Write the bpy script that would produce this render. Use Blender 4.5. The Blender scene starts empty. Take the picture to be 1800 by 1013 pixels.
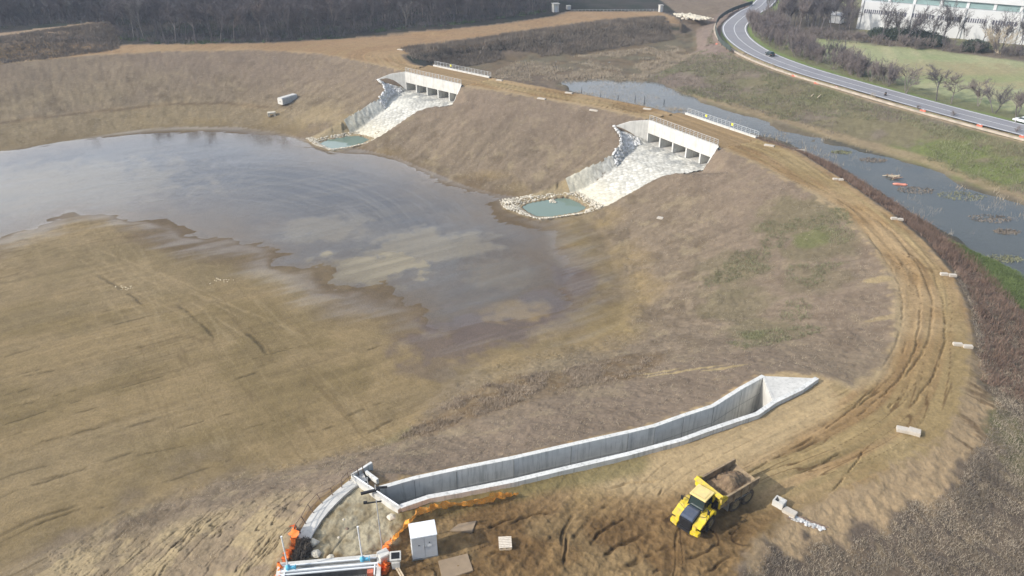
import bpy, bmesh, math, random
import numpy as np
from mathutils import Vector, Matrix, geometry
random.seed(7); RNG = np.random.RandomState(11)
scene = bpy.context.scene
COL = scene.collection
R = math.radians

# ------------------------------------------------------------------ camera, light, exposure
F, TH, H = 1300.0, R(29.0), 54.0            # focal length in photo pixels, pitch, flying height above the embankment track
cam_d = bpy.data.cameras.new('camera'); cam = bpy.data.objects.new('camera', cam_d); COL.objects.link(cam)
cam.location = (0, 0, H); cam.rotation_euler = (R(90) - TH, 0, 0)
cam_d.sensor_width = 36; cam_d.lens = 36 * F / 1800; cam_d.clip_start = 1; cam_d.clip_end = 12000
scene.camera = cam
SUN_EL, SUN_AZ = R(31), R(20)               # light travels towards +x, +y * tan(20)
world = bpy.data.worlds.new('World'); scene.world = world; world.use_nodes = True
wn = world.node_tree.nodes; wl = world.node_tree.links
sky = wn.new('ShaderNodeTexSky'); sky.sky_type = 'NISHITA'; sky.sun_disc = False
sky.sun_elevation = SUN_EL; sky.sun_rotation = R(270 - 20); sky.air_density = 1.0; sky.dust_density = 1.3
wtc = wn.new('ShaderNodeTexCoord'); wmp = wn.new('ShaderNodeMapping'); wmp.inputs['Scale'].default_value = (1.2, 1.2, 3.0)
wl.new(wtc.outputs['Generated'], wmp.inputs[0])
wno = wn.new('ShaderNodeTexNoise'); wno.inputs['Scale'].default_value = 1.6; wno.inputs['Detail'].default_value = 6; wl.new(wmp.outputs[0], wno.inputs[0])
wdot = wn.new('ShaderNodeVectorMath'); wdot.operation = 'DOT_PRODUCT'; wdot.inputs[1].default_value = (-.9, .35, 0); wl.new(wtc.outputs['Generated'], wdot.inputs[0])
wad = wn.new('ShaderNodeMath'); wad.operation = 'MULTIPLY_ADD'; wad.inputs[1].default_value = .42; wl.new(wdot.outputs['Value'], wad.inputs[0]); wl.new(wno.outputs[0], wad.inputs[2])
wmr = wn.new('ShaderNodeMapRange'); wmr.inputs[1].default_value = .40; wmr.inputs[2].default_value = .84; wmr.inputs[4].default_value = .9; wl.new(wad.outputs[0], wmr.inputs[0])
wmx = wn.new('ShaderNodeMix'); wmx.data_type = 'RGBA'; wmx.inputs[7].default_value = (13.0, 13.6, 14.8, 1); wl.new(wmr.outputs[0], wmx.inputs[0]); wl.new(sky.outputs[0], wmx.inputs[6])
wl.new(wmx.outputs[2], wn['Background'].inputs[0]); wn['Background'].inputs[1].default_value = 0.125
sd = bpy.data.lights.new('sun', 'SUN'); sun = bpy.data.objects.new('sun', sd); COL.objects.link(sun)
sd.energy = 3.6; sd.angle = R(0.6); sd.color = (1.0, 0.94, 0.85)
ldir = Vector((math.cos(SUN_AZ) * math.cos(SUN_EL), math.sin(SUN_AZ) * math.cos(SUN_EL), -math.sin(SUN_EL)))
sun.rotation_euler = ldir.to_track_quat('-Z', 'Y').to_euler()
scene.view_settings.view_transform = 'Standard'; scene.view_settings.look = 'None'
scene.view_settings.exposure = 0.40; scene.view_settings.gamma = 1.0; scene.view_settings.use_curve_mapping = False

# ------------------------------------------------------------------ helpers
ZB = -12.3      # basin floor
ZW = -4.9       # river water
def P(px, py, z=0.0):
    a = (px - 900) / F; b = (506.5 - py) / F
    dy = math.cos(TH) + b * math.sin(TH); dz = -math.sin(TH) + b * math.cos(TH)
    t = (z - H) / dz
    return (a * t, dy * t, z)
def PL(pts, z=0.0): return [P(p[0], p[1], p[2] if len(p) > 2 else z) for p in pts]
def lin(c):
    return tuple((v / 255 / 12.92) if v / 255 <= .04045 else ((v / 255 + .055) / 1.055) ** 2.4 for v in c)
KA = 0.80
def A(*c): return np.array([v * KA for v in lin(c)], dtype=np.float32)   # seen colour -> base colour
def tag(o, label=None, cat=None, group=None, kind=None):
    if label: o['label'] = label
    if cat: o['category'] = cat
    if group: o['group'] = group
    if kind: o['kind'] = kind
    return o
def empty(name, loc, rz=0, label=None, cat=None, group=None):
    o = bpy.data.objects.new(name, None); COL.objects.link(o); o.location = loc; o.rotation_euler = (0, 0, rz)
    o.empty_display_size = .3
    return tag(o, label, cat, group)
def hsh(ix, iy, seed):
    h = (ix.astype(np.uint32) * np.uint32(374761393)) ^ (iy.astype(np.uint32) * np.uint32(668265263)) ^ np.uint32((seed * 974634777) & 0xffffffff)
    h = (h ^ (h >> np.uint32(13))) * np.uint32(1274126177)
    h = h ^ (h >> np.uint32(16))
    return (h & np.uint32(0xffffff)).astype(np.float32) / 16777215.0
def vn(x, y, seed=0):
    x = np.asarray(x, np.float32); y = np.asarray(y, np.float32)
    xf = np.floor(x); yf = np.floor(y); fx = x - xf; fy = y - yf
    xi = xf.astype(np.int64); yi = yf.astype(np.int64)
    fx = fx * fx * (3 - 2 * fx); fy = fy * fy * (3 - 2 * fy)
    a = hsh(xi, yi, seed); b = hsh(xi + 1, yi, seed); c = hsh(xi, yi + 1, seed); d = hsh(xi + 1, yi + 1, seed)
    return (a + (b - a) * fx) * (1 - fy) + (c + (d - c) * fx) * fy
def fbm(x, y, seed=0, o=3):
    s = 0; w = 1; t = 0
    for k in range(o):
        s = s + w * vn(x * 2 ** k + k * 17.3, y * 2 ** k - k * 9.1, seed + k * 31); t += w; w *= .55
    return s / t
def sst(a, b, x):
    t = np.clip((x - a) / (b - a), 0, 1); return t * t * (3 - 2 * t)
def pdist(X, Y, pts, closed=False):
    """distance, arc parameter and side (+ left) to a polyline"""
    best = np.full(X.shape, 1e9, np.float32); u = np.zeros_like(best); side = np.zeros_like(best)
    n = len(pts); L = 0
    for i in range(n if closed else n - 1):
        ax, ay = pts[i][:2]; bx, by = pts[(i + 1) % n][:2]
        dx, dy = bx - ax, by - ay; l = math.hypot(dx, dy)
        if l < 1e-6: continue
        t = np.clip(((X - ax) * dx + (Y - ay) * dy) / (l * l), 0, 1)
        ex = X - (ax + t * dx); ey = Y - (ay + t * dy); d = ex * ex + ey * ey
        m = d < best
        best = np.where(m, d, best); u = np.where(m, L + t * l, u)
        side = np.where(m, dx * ey - dy * ex, side); L += l
    return np.sqrt(best), u, np.sign(side)
def inpoly(X, Y, pts):
    r = np.zeros(X.shape, bool); n = len(pts)
    for i in range(n):
        x1, y1 = pts[i][:2]; x2, y2 = pts[(i + 1) % n][:2]
        if y1 == y2: continue
        c = ((y1 > Y) != (y2 > Y)) & (X < (x2 - x1) * (Y - y1) / (y2 - y1) + x1)
        r ^= c
    return r
def sdist(X, Y, pts):                       # negative inside
    d = pdist(X, Y, pts, True)[0]
    return np.where(inpoly(X, Y, pts), -d, d)
def smooth(pts, it=2, closed=False):
    for _ in range(it):
        q = []; n = len(pts)
        if not closed: q.append(pts[0])
        for i in range(n if closed else n - 1):
            a = pts[i]; b = pts[(i + 1) % n]
            q.append(tuple(.75 * a[k] + .25 * b[k] for k in range(3))); q.append(tuple(.25 * a[k] + .75 * b[k] for k in range(3)))
        if not closed: q.append(pts[-1])
        pts = q
    return pts
def offset(pts, d):
    out = []
    for i, p in enumerate(pts):
        a = pts[max(0, i - 1)]; b = pts[min(len(pts) - 1, i + 1)]
        tx, ty = b[0] - a[0], b[1] - a[1]; l = math.hypot(tx, ty) or 1
        out.append((p[0] - ty / l * d, p[1] + tx / l * d, p[2]))
    return out

# ------------------------------------------------------------------ materials
def mat(name, col, rough=.8, metal=0, var=.12, scale=2.0, bump=.0, bscale=None, spec=.3, dirt=None, dirt_amt=.5, dirt_scale=.6, coord='Object', detail=5):
    m = bpy.data.materials.new(name); m.use_nodes = True
    n = m.node_tree.nodes; l = m.node_tree.links; b = n['Principled BSDF']
    b.inputs['Roughness'].default_value = rough; b.inputs['Metallic'].default_value = metal
    b.inputs['Specular IOR Level'].default_value = spec
    tc = n.new('ShaderNodeTexCoord')
    t = n.new('ShaderNodeTexNoise'); t.inputs['Scale'].default_value = scale; t.inputs['Detail'].default_value = detail
    l.new(tc.outputs[coord], t.inputs['Vector'])
    r = n.new('ShaderNodeMapRange'); r.inputs[1].default_value = .25; r.inputs[2].default_value = .75
    r.inputs[3].default_value = 1 - var; r.inputs[4].default_value = 1 + var
    l.new(t.outputs[0], r.inputs[0])
    mx = n.new('ShaderNodeMix'); mx.data_type = 'RGBA'; mx.blend_type = 'MULTIPLY'; mx.inputs[0].default_value = 1
    mx.inputs[6].default_value = (*col, 1); l.new(r.outputs[0], mx.inputs[7])
    out = mx.outputs[2]
    if dirt is not None:
        t2 = n.new('ShaderNodeTexNoise'); t2.inputs['Scale'].default_value = dirt_scale; t2.inputs['Detail'].default_value = 8; t2.inputs['Roughness'].default_value = .65
        l.new(tc.outputs[coord], t2.inputs['Vector'])
        r2 = n.new('ShaderNodeMapRange'); r2.inputs[1].default_value = .45; r2.inputs[2].default_value = .65; r2.inputs[4].default_value = dirt_amt
        l.new(t2.outputs[0], r2.inputs[0])
        m2 = n.new('ShaderNodeMix'); m2.data_type = 'RGBA'; m2.inputs[7].default_value = (*dirt, 1)
        l.new(r2.outputs[0], m2.inputs[0]); l.new(out, m2.inputs[6]); out = m2.outputs[2]
    l.new(out, b.inputs['Base Color'])
    if bump:
        t3 = n.new('ShaderNodeTexNoise'); t3.inputs['Scale'].default_value = bscale or scale * 3; t3.inputs['Detail'].default_value = 6
        l.new(tc.outputs[coord], t3.inputs['Vector'])
        bp = n.new('ShaderNodeBump'); bp.inputs['Strength'].default_value = 1; bp.inputs['Distance'].default_value = bump
        l.new(t3.outputs[0], bp.inputs['Height']); l.new(bp.outputs[0], b.inputs['Normal'])
    return m
def concrete_mat(name, col, streak=.5):
    """cast concrete: blotches plus dark run-off streaks down the vertical faces and pour joints"""
    m = mat(name, col, .85, var=.13, scale=.8, bump=.01, bscale=12)
    n = m.node_tree.nodes; l = m.node_tree.links; b = n['Principled BSDF']
    src = b.inputs['Base Color'].links[0].from_socket
    tc = n.new('ShaderNodeTexCoord'); mp = n.new('ShaderNodeMapping'); mp.inputs['Scale'].default_value = (1.6, 1.6, .12)
    l.new(tc.outputs['Object'], mp.inputs[0])
    t = n.new('ShaderNodeTexNoise'); t.inputs['Scale'].default_value = 1.5; t.inputs['Detail'].default_value = 6; t.inputs['Roughness'].default_value = .7
    l.new(mp.outputs[0], t.inputs[0])
    r = n.new('ShaderNodeMapRange'); r.inputs[1].default_value = .5; r.inputs[2].default_value = .72; r.inputs[4].default_value = streak
    l.new(t.outputs[0], r.inputs[0])
    m2 = n.new('ShaderNodeMix'); m2.data_type = 'RGBA'; m2.blend_type = 'MULTIPLY'; m2.inputs[7].default_value = (.42, .43, .42, 1)
    l.new(r.outputs[0], m2.inputs[0]); l.new(src, m2.inputs[6]); l.new(m2.outputs[2], b.inputs['Base Color'])
    return m
M = {}
M['conc'] = concrete_mat('concrete', (.60, .59, .55), .85)
M['conc_light'] = concrete_mat('pale_concrete', (.54, .52, .475), .55)
M['conc_dark'] = mat('dark_concrete', (.20, .19, .17), .8, var=.25, scale=1.5)  # darker concrete tone for floor, joints and inner walls
M['stone'] = mat('quarry_stone', (.60, .59, .57), .9, var=.35, scale=.9, bump=.05, bscale=4, dirt=(.33, .31, .27), dirt_amt=.7, dirt_scale=.5)
M['stone_warm'] = mat('limestone_rock', (.60, .54, .43), .9, var=.35, scale=1.2, bump=.04, bscale=4, dirt=(.30, .26, .19), dirt_amt=.6, dirt_scale=.7)
M['white'] = mat('white_painted_steel', (.72, .73, .72), .45, var=.05, scale=1)
M['grey_front'] = mat('light_grey_steel', (.50, .52, .54), .5, var=.05, scale=2, dirt=(.42, .42, .40), dirt_amt=.3, dirt_scale=1.2)
M['galv'] = mat('galvanised_steel', (.46, .47, .47), .5, metal=.3, var=.1, scale=4)
M['rust'] = mat('rusty_steel', (.20, .14, .10), .8, var=.3, scale=4)
M['dark'] = mat('black_rubber_and_steel', (.02, .02, .022), .6, var=.2, scale=5)
M['black_open'] = mat('black_panel_and_recess_shade', (.012, .013, .015), .9, var=.1)  # near-black colour painted in for the shade inside openings
M['cyan'] = mat('light_blue_painted_gear', (.12, .42, .58), .5, var=.15, scale=6)
M['yellow'] = mat('yellow_machine_paint', (.70, .52, .03), .4, var=.08, scale=2, dirt=(.34, .25, .13), dirt_amt=.8, dirt_scale=1.1, spec=.4)
M['cream'] = mat('dusty_yellow_roof', (.72, .56, .22), .6, var=.08, scale=2, dirt=(.55, .42, .24), dirt_amt=.5, dirt_scale=1.5)
M['navy'] = mat('dark_blue_grey_hood', (.05, .065, .10), .35, var=.15, scale=3, dirt=(.12, .11, .10), dirt_amt=.35, dirt_scale=1.5, spec=.5)
M['tyre'] = mat('muddy_tyre', (.055, .045, .036), .9, var=.3, scale=4, dirt=(.16, .11, .07), dirt_amt=.7, dirt_scale=2)
M['rim'] = mat('muddy_yellow_rim', (.20, .15, .08), .7, var=.3, scale=4)
M['bodymud'] = mat('mud_caked_steel', (.30, .22, .13), .85, var=.25, scale=2, dirt=(.12, .085, .055), dirt_amt=.8, dirt_scale=1.2)
M['soil'] = mat('loose_soil', (.21, .145, .085), .95, var=.45, scale=2.2, bump=.09, bscale=7, dirt=(.11, .07, .045), dirt_amt=.85, dirt_scale=.8)
M['glass'] = mat('dark_cab_glass', (.02, .035, .035), .08, var=.1, spec=.8)
M['wood'] = mat('pale_timber', (.55, .44, .30), .8, var=.2, scale=5)
M['wood_white'] = mat('bleached_pallet_timber', (.66, .58, .47), .8, var=.15, scale=5)
M['red'] = mat('orange_red_plastic', (.50, .15, .09), .6, var=.25, scale=3)
M['red_roll'] = mat('salmon_plastic', (.62, .24, .17), .6, var=.3, scale=2)
M['asphalt'] = mat('asphalt', (.21, .205, .215), .85, var=.10, scale=.25, dirt=(.27, .26, .25), dirt_amt=.5, dirt_scale=.08)
M['line'] = mat('road_paint', (.70, .70, .68), .7, var=.1, scale=1)
M['bark'] = mat('bare_branch_bark', (.12, .105, .105), .9, var=.3, scale=1)
M['bark_warm'] = mat('reddish_twig_bark', (.20, .165, .15), .9, var=.3, scale=1)
M['bark_pale'] = mat('straw_coloured_twig', (.42, .35, .25), .9, var=.3, scale=1)
M['bark_grey'] = mat('pale_grey_branch', (.19, .175, .165), .9, var=.3, scale=1)
M['ever'] = mat('evergreen_leaf', (.05, .065, .045), .8, var=.4, scale=.6)
M['ivy'] = mat('dull_green_leaf', (.09, .13, .06), .8, var=.4, scale=.6)
M['bwall'] = mat('pale_cladding', (.54, .54, .53), .7, var=.05, scale=.2)
M['bglass'] = mat('green_tinted_glazing', (.20, .28, .27), .3, var=.25, scale=.15, spec=.6)
M['bwin'] = mat('dark_window_glass', (.10, .10, .13), .3, var=.3, scale=.6)
M['broof'] = mat('grey_roof_sheet', (.42, .42, .42), .7, var=.08, scale=.1)
M['car_dark'] = mat('dark_green_car_paint', (.02, .035, .035), .3, spec=.6, var=.05)
M['car_white'] = mat('white_car_paint', (.75, .76, .77), .3, spec=.6, var=.03)
M['guard'] = mat('dark_roadside_barrier', (.06, .075, .065), .7, var=.3, scale=1)
M['yel_tag'] = mat('yellow_marker', (.75, .68, .05), .5, var=.05)
M['straw'] = mat('dry_straw', (.58, .48, .32), .95, var=.3, scale=2)

def net_mat(name, c1, c2, alpha):
    m = bpy.data.materials.new(name); m.use_nodes = True
    n = m.node_tree.nodes; l = m.node_tree.links; b = n['Principled BSDF']; b.inputs['Roughness'].default_value = .7
    tc = n.new('ShaderNodeTexCoord'); t = n.new('ShaderNodeTexNoise'); t.inputs['Scale'].default_value = 1.5; t.inputs['Detail'].default_value = 5
    l.new(tc.outputs['Object'], t.inputs[0]); mx = n.new('ShaderNodeMix'); mx.data_type = 'RGBA'
    mx.inputs[6].default_value = (*c1, 1); mx.inputs[7].default_value = (*c2, 1); l.new(t.outputs[0], mx.inputs[0]); l.new(mx.outputs[2], b.inputs['Base Color'])
    v = n.new('ShaderNodeTexNoise'); v.inputs['Scale'].default_value = 22; l.new(tc.outputs['Object'], v.inputs[0])
    g = n.new('ShaderNodeMath'); g.operation = 'GREATER_THAN'; g.inputs[1].default_value = alpha; l.new(v.outputs[0], g.inputs[0]); l.new(g.outputs[0], b.inputs['Alpha'])
    return m
M['net'] = net_mat('orange_safety_net', (.80, .26, .02), (.90, .42, .06), .45)
M['net_red'] = net_mat('deep_orange_net', (.75, .13, .02), (.85, .22, .03), .38)

# ------------------------------------------------------------------ mesh builder
class MB:
    def __init__(s): s.v = []; s.f = []
    def add(s, vs, fs):
        o = len(s.v); s.v += [tuple(p) for p in vs]; s.f += [tuple(i + o for i in f) for f in fs]; return s
    def box(s, c, d, rz=0, taper=None, rx=0, ry=0):
        mtx = Matrix.Rotation(rz, 3, 'Z') @ Matrix.Rotation(ry, 3, 'Y') @ Matrix.Rotation(rx, 3, 'X'); vs = []
        for z in (-1, 1):
            k = taper if (taper and z == 1) else (1, 1)
            for x, y in ((-1, -1), (1, -1), (1, 1), (-1, 1)):
                p = mtx @ Vector((x * d[0] / 2 * k[0], y * d[1] / 2 * k[1], z * d[2] / 2)); vs.append((p.x + c[0], p.y + c[1], p.z + c[2]))
        return s.add(vs, [(3, 2, 1, 0), (4, 5, 6, 7), (0, 1, 5, 4), (1, 2, 6, 5), (2, 3, 7, 6), (3, 0, 4, 7)])
    def hull8(s, bottom, top):              # two quads
        return s.add(list(bottom) + list(top), [(3, 2, 1, 0), (4, 5, 6, 7), (0, 1, 5, 4), (1, 2, 6, 5), (2, 3, 7, 6), (3, 0, 4, 7)])
    def prism(s, poly, axis, a, b):         # poly extruded along axis: 'y' -> poly in (x,z); 'z' -> poly in (x,y); 'x' -> (y,z)
        def pt(p, t): return {'y': (p[0], t, p[1]), 'z': (p[0], p[1], t), 'x': (t, p[0], p[1])}[axis]
        n = len(poly); vs = [pt(p, a) for p in poly] + [pt(p, b) for p in poly]
        return s.add(vs, [tuple(range(n))[::-1], tuple(range(n, 2 * n))] + [(i, (i + 1) % n, n + (i + 1) % n, n + i) for i in range(n)])
    def tube(s, pts, r, n=6, r2=None):
        pts = [Vector(p) for p in pts]; o = []; m = len(pts)
        for i, p in enumerate(pts):
            t = (pts[min(m - 1, i + 1)] - pts[max(0, i - 1)]).normalized()
            a = t.cross(Vector((0, 0, 1)) if abs(t.z) < .9 else Vector((1, 0, 0))).normalized(); b = t.cross(a)
            rr = r if r2 is None else r + (r2 - r) * i / (m - 1)
            for k in range(n):
                q = p + a * math.cos(2 * math.pi * k / n) * rr + b * math.sin(2 * math.pi * k / n) * rr; o.append(q)
        fs = [(i * n + k, i * n + (k + 1) % n, (i + 1) * n + (k + 1) % n, (i + 1) * n + k) for i in range(m - 1) for k in range(n)]
        fs += [tuple(range(n))[::-1], tuple(range((m - 1) * n, m * n))]
        return s.add(o, fs)
    def lathe(s, prof, c, axis='y', n=24):  # prof: (offset along axis, radius)
        vs = []
        for h, r in prof:
            for k in range(n):
                a = 2 * math.pi * k / n; u, w = r * math.cos(a), r * math.sin(a)
                vs.append({'y': (c[0] + u, c[1] + h, c[2] + w), 'z': (c[0] + u, c[1] + w, c[2] + h), 'x': (c[0] + h, c[1] + u, c[2] + w)}[axis])
        m = len(prof)
        fs = [(i * n + k, i * n + (k + 1) % n, (i + 1) * n + (k + 1) % n, (i + 1) * n + k) for i in range(m - 1) for k in range(n)]
        fs += [tuple(range(n))[::-1], tuple(range((m - 1) * n, m * n))]
        return s.add(vs, fs)
    def rock(s, c, r, flat=.7, seed=None):
        rr = random.Random(seed if seed is not None else random.random())
        vs = []; n = 7; rings = [(-.6, .75), (0, 1), (.55, .8), (.95, .35)]
        for z, q in rings:
            for k in range(n):
                a = 2 * math.pi * (k + rr.random() * .5) / n; w = q * (.75 + .4 * rr.random())
                vs.append((c[0] + r * w * math.cos(a), c[1] + r * w * math.sin(a), c[2] + r * flat * (z + .2 * rr.random())))
        fs = [(i * n + k, i * n + (k + 1) % n, (i + 1) * n + (k + 1) % n, (i + 1) * n + k) for i in range(3) for k in range(n)]
        fs += [tuple(range(n))[::-1], tuple(range(3 * n, 4 * n))]
        return s.add(vs, fs)
    def build(s, name, m, parent=None, bevel=0, smooth=False, recalc=True):
        me = bpy.data.meshes.new(name); me.from_pydata([tuple(p) for p in s.v], [], s.f)
        if recalc:
            bm = bmesh.new(); bm.from_mesh(me); bmesh.ops.recalc_face_normals(bm, faces=bm.faces)
            if bevel: bmesh.ops.bevel(bm, geom=[e for e in bm.edges if len(e.link_faces) == 2 and e.calc_face_angle(0) > .5], offset=bevel, segments=2, affect='EDGES', clamp_overlap=True)
            bm.to_mesh(me); bm.free()
        me.materials.append(M[m] if isinstance(m, str) else m)
        if smooth: me.polygons.foreach_set('use_smooth', [True] * len(me.polygons))
        o = bpy.data.objects.new(name, me); COL.objects.link(o)
        if parent: o.parent = parent
        return o
def npmesh(name, V, Q, material, smooth_=False, attr=None):
    """numpy mesh: V (n,3), Q (m,k)"""
    me = bpy.data.meshes.new(name); k = Q.shape[1]
    me.vertices.add(len(V)); me.vertices.foreach_set('co', V.astype(np.float32).ravel())
    me.loops.add(Q.size); me.loops.foreach_set('vertex_index', Q.astype(np.int32).ravel())
    me.polygons.add(len(Q)); me.polygons.foreach_set('loop_start', np.arange(0, Q.size, k, dtype=np.int32))
    me.polygons.foreach_set('loop_total', np.full(len(Q), k, np.int32))
    if attr is not None:
        for an, av in attr.items():
            if av.ndim == 2:
                a = me.color_attributes.new(an, 'FLOAT_COLOR', 'POINT'); a.data.foreach_set('color', np.hstack([av, np.ones((len(av), 1))]).astype(np.float32).ravel())
            else:
                a = me.attributes.new(an, 'FLOAT', 'POINT'); a.data.foreach_set('value', av.astype(np.float32))
    me.update(calc_edges=True); me.validate()
    if smooth_: me.polygons.foreach_set('use_smooth', np.ones(len(Q), bool))
    me.materials.append(M[material] if isinstance(material, str) else material)
    o = bpy.data.objects.new(name, me); COL.objects.link(o); return o

# ------------------------------------------------------------------ TERRAIN: break lines traced at their own heights
far_ext = [(-1500, 150, 0), (-420, 215, 0)]
C_in = far_ext + PL([(0, 112), (150, 98), (300, 90), (450, 88), (560, 94), (640, 110), (690, 121), (712, 127), (811, 150), (900, 166), (1000, 181), (1085, 198), (1141, 212), (1262, 256), (1330, 290),
              (1400, 325), (1470, 370), (1530, 430), (1565, 490), (1574, 545), (1570, 600), (1545, 650), (1500, 678), (1445, 659)])
FARW = PL([(1342, 656), (1302, 678), (1253, 709), (1193, 728), (1133, 748), (1103, 756), (1003, 778), (902, 801), (801, 821), (727, 836), (667, 851), (645, 834)], -.15)
CURV = PL([(639, 827), (614, 838), (592, 853), (570, 872), (547, 893), (525, 930), (500, 965), (484, 990), (478, 1030), (470, 1080)], 0.0)
near_ext = [(-26, 30, 0), (-40, 5, 0), (-120, -60, 0), (-900, -400, 0)]
crest_all = C_in + FARW + CURV + near_ext
TOE = [(-1500, 60, ZB), (-420, 160, ZB)] + PL([(0, 262), (190, 234), (300, 222), (420, 222), (500, 232), (560, 250), (640, 262), (700, 275), (760, 300), (820, 324), (870, 338), (930, 348), (1000, 368), (1050, 395), (1075, 430), (1095, 480),
      (1110, 530), (1100, 575), (1050, 605), (960, 622), (870, 642), (800, 675), (745, 728), (695, 772), (560, 812), (430, 838), (330, 860), (240, 895), (130, 962), (0, 1012)], ZB) + [(-75, 30, ZB), (-200, -40, ZB), (-900, -250, ZB)]
BERM = [(-1500, 85, -10.0), (-420, 178, -10.0)] + PL([(0, 217), (150, 199), (300, 185), (400, 183), (470, 190)], -10.0)
BERM2 = [(-1500, 80, -10.4), (-420, 173, -10.4)] + PL([(0, 225), (150, 206), (300, 191), (400, 189), (470, 196)], -10.4)
C_out = PL([(705, 97), (722, 112), (749, 117), (848, 133), (950, 152), (1050, 170), (1150, 190), (1195, 202), (1318, 238), (1400, 265), (1480, 315), (1560, 370), (1620, 420), (1670, 475), (1697, 530),
            (1710, 590), (1705, 660), (1690, 715), (1660, 765), (1613, 800), (1539, 838), (1452, 873), (1361, 918), (1318, 965), (1294, 1013), (1282, 1080)], 0) + [(13, 22, 0), (0, 0, 0), (-30, -30, 0), (-90, -90, 0), (-800, -600, 0)]
LOWT = PL([(712, 95), (760, 88), (800, 81), (850, 77), (940, 64), (1060, 47), (1150, 37), (1200, 40)], 0)
seg = [p for p in C_out if True]
def toe_of(sg):
    src = C_out[2:]; n = len(src); out = []
    for i, p in enumerate(src):
        d = 10 + 9 * min(1, max(0, (i - 11) / 4)); q = offset(src, sg * d)[i]; out.append((q[0], q[1], -4.6))
    return out
TO = toe_of(1)
if pdist(np.array([TO[0][0]]), np.array([TO[0][1]]), C_in[5:12])[0][0] < 10: TO = toe_of(-1)
MARSH = PL([(790, 112), (830, 107), (900, 102), (1000, 95), (1100, 82), (1180, 66), (1228, 55)], -4.6)
BANKTOP = PL([(1320, 6), (1285, 22), (1258, 40), (1253, 60), (1264, 79), (1311, 106), (1388, 136), (1492, 167), (1603, 201), (1703, 228), (1800, 256), (1900, 285)], -.2) + [(230, 150, -.2), (600, -80, -.2)]
BANKTOE = PL([(1235, 60), (1240, 90), (1200, 110), (1140, 140), (1130, 148), (1250, 178), (1330, 200), (1420, 227), (1530, 258), (1640, 289), (1700, 315), (1800, 350), (1900, 392)], -4.6) + [(200, 110, -4.6), (520, -120, -4.6)]
ROADL = smooth(PL([(1345, -14), (1330, 0), (1317, 13), (1300, 20), (1284, 32), (1273, 41), (1268, 52), (1277, 71), (1314, 97), (1388, 126), (1502, 159), (1603, 188), (1703, 215), (1800, 240), (1950, 280)]) + [(300, 130, 0)], 2)
MOUND_T = PL([(-60, 84), (0, 76), (100, 60), (190, 48)], 3.6)
MOUND_B = PL([(-60, 66), (0, 58), (100, 48), (180, 38)], 3.4)
MOUND_F = PL([(-80, 118), (0, 106), (100, 96), (200, 82), (212, 62)], 0)
LINES = [crest_all, TOE, BERM, BERM2, C_out, LOWT, TO, MARSH, BANKTOP, BANKTOE, MOUND_T, MOUND_B, MOUND_F,
         [(-4000, -4000, 0), (4000, -4000, 0), (4000, 4500, 0), (-4000, 4500, 0), (-4000, -4000, 0)]]
for f, a, b in ((.3, 0, 0),):
    pass
vc = []; vz = []; ed = []
for L in LINES:
    o = len(vc)
    for p in L: vc.append(Vector((p[0], p[1]))); vz.append(p[2])
    ed += [(o + i, o + i + 1) for i in range(len(L) - 1)]
co, ee, ff, ov, oe, of = geometry.delaunay_2d_cdt(vc, ed, [], 0, 1e-4)
TX = np.array([c[:] for c in co]); TZ = np.zeros(len(co)); nox = 0
for i, o in enumerate(ov):
    if o: TZ[i] = vz[o[0]]
    else:
        nox += 1
        d = [((vc[k] - co[i]).length, vz[k]) for k in range(len(vc))]; d.sort(); TZ[i] = d[0][1]
        print('crossing at', co[i], TZ[i])
TRI = [f for f in ff if len(f) == 3]
print('TIN', len(co), 'tris', len(TRI), 'crossings', nox)
def tin(X, Y):
    Z = np.zeros(X.shape, np.float32)
    for f in TRI:
        (x0, y0), (x1, y1), (x2, y2) = TX[f[0]], TX[f[1]], TX[f[2]]
        m = np.nonzero((X >= min(x0, x1, x2) - 1e-3) & (X <= max(x0, x1, x2) + 1e-3) & (Y >= min(y0, y1, y2) - 1e-3) & (Y <= max(y0, y1, y2) + 1e-3))[0]
        if len(m) == 0: continue
        det = (y1 - y2) * (x0 - x2) + (x2 - x1) * (y0 - y2)
        if abs(det) < 1e-9: continue
        a = ((y1 - y2) * (X[m] - x2) + (x2 - x1) * (Y[m] - y2)) / det; b = ((y2 - y0) * (X[m] - x2) + (x0 - x2) * (Y[m] - y2)) / det; c = 1 - a - b
        k = (a >= -1e-5) & (b >= -1e-5) & (c >= -1e-5); mm = m[k]
        Z[mm] = a[k] * TZ[f[0]] + b[k] * TZ[f[1]] + c[k] * TZ[f[2]]
    return Z

# zones (world polygons)
BASIN = TOE
LAGOON = smooth(PL([(-300, 330), (-120, 285), (0, 264), (60, 250), (190, 237), (300, 227), (400, 228), (480, 238), (540, 256), (600, 268), (670, 268), (720, 290), (800, 326), (880, 345), (885, 372), (930, 392), (962, 403),
     (972, 440), (1000, 478), (992, 505), (1015, 522), (1000, 545), (930, 560), (850, 575), (790, 590), (745, 580), (690, 545), (640, 520), (575, 508), (545, 482), (495, 458), (440, 437), (380, 422), (320, 407), (280, 392), (230, 380), (205, 372), (150, 380), (120, 377), (85, 402), (0, 428), (-150, 460), (-400, 500)], ZB), 1, True)
RIVER = smooth(PL([(975, 150), (1010, 142), (1060, 138), (1130, 146), (1200, 163), (1265, 184), (1330, 206), (1420, 233), (1530, 264), (1640, 296), (1700, 322), (1800, 358), (1900, 402)], ZW) + [(190, 100, ZW), (160, 40, ZW), (120, 70, ZW)] +
     PL([(1900, 580), (1800, 500), (1760, 470), (1700, 440), (1640, 405), (1560, 358), (1480, 308), (1420, 275), (1340, 250), (1240, 222), (1150, 198), (1080, 182), (1010, 168)], ZW), 1, True)
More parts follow.
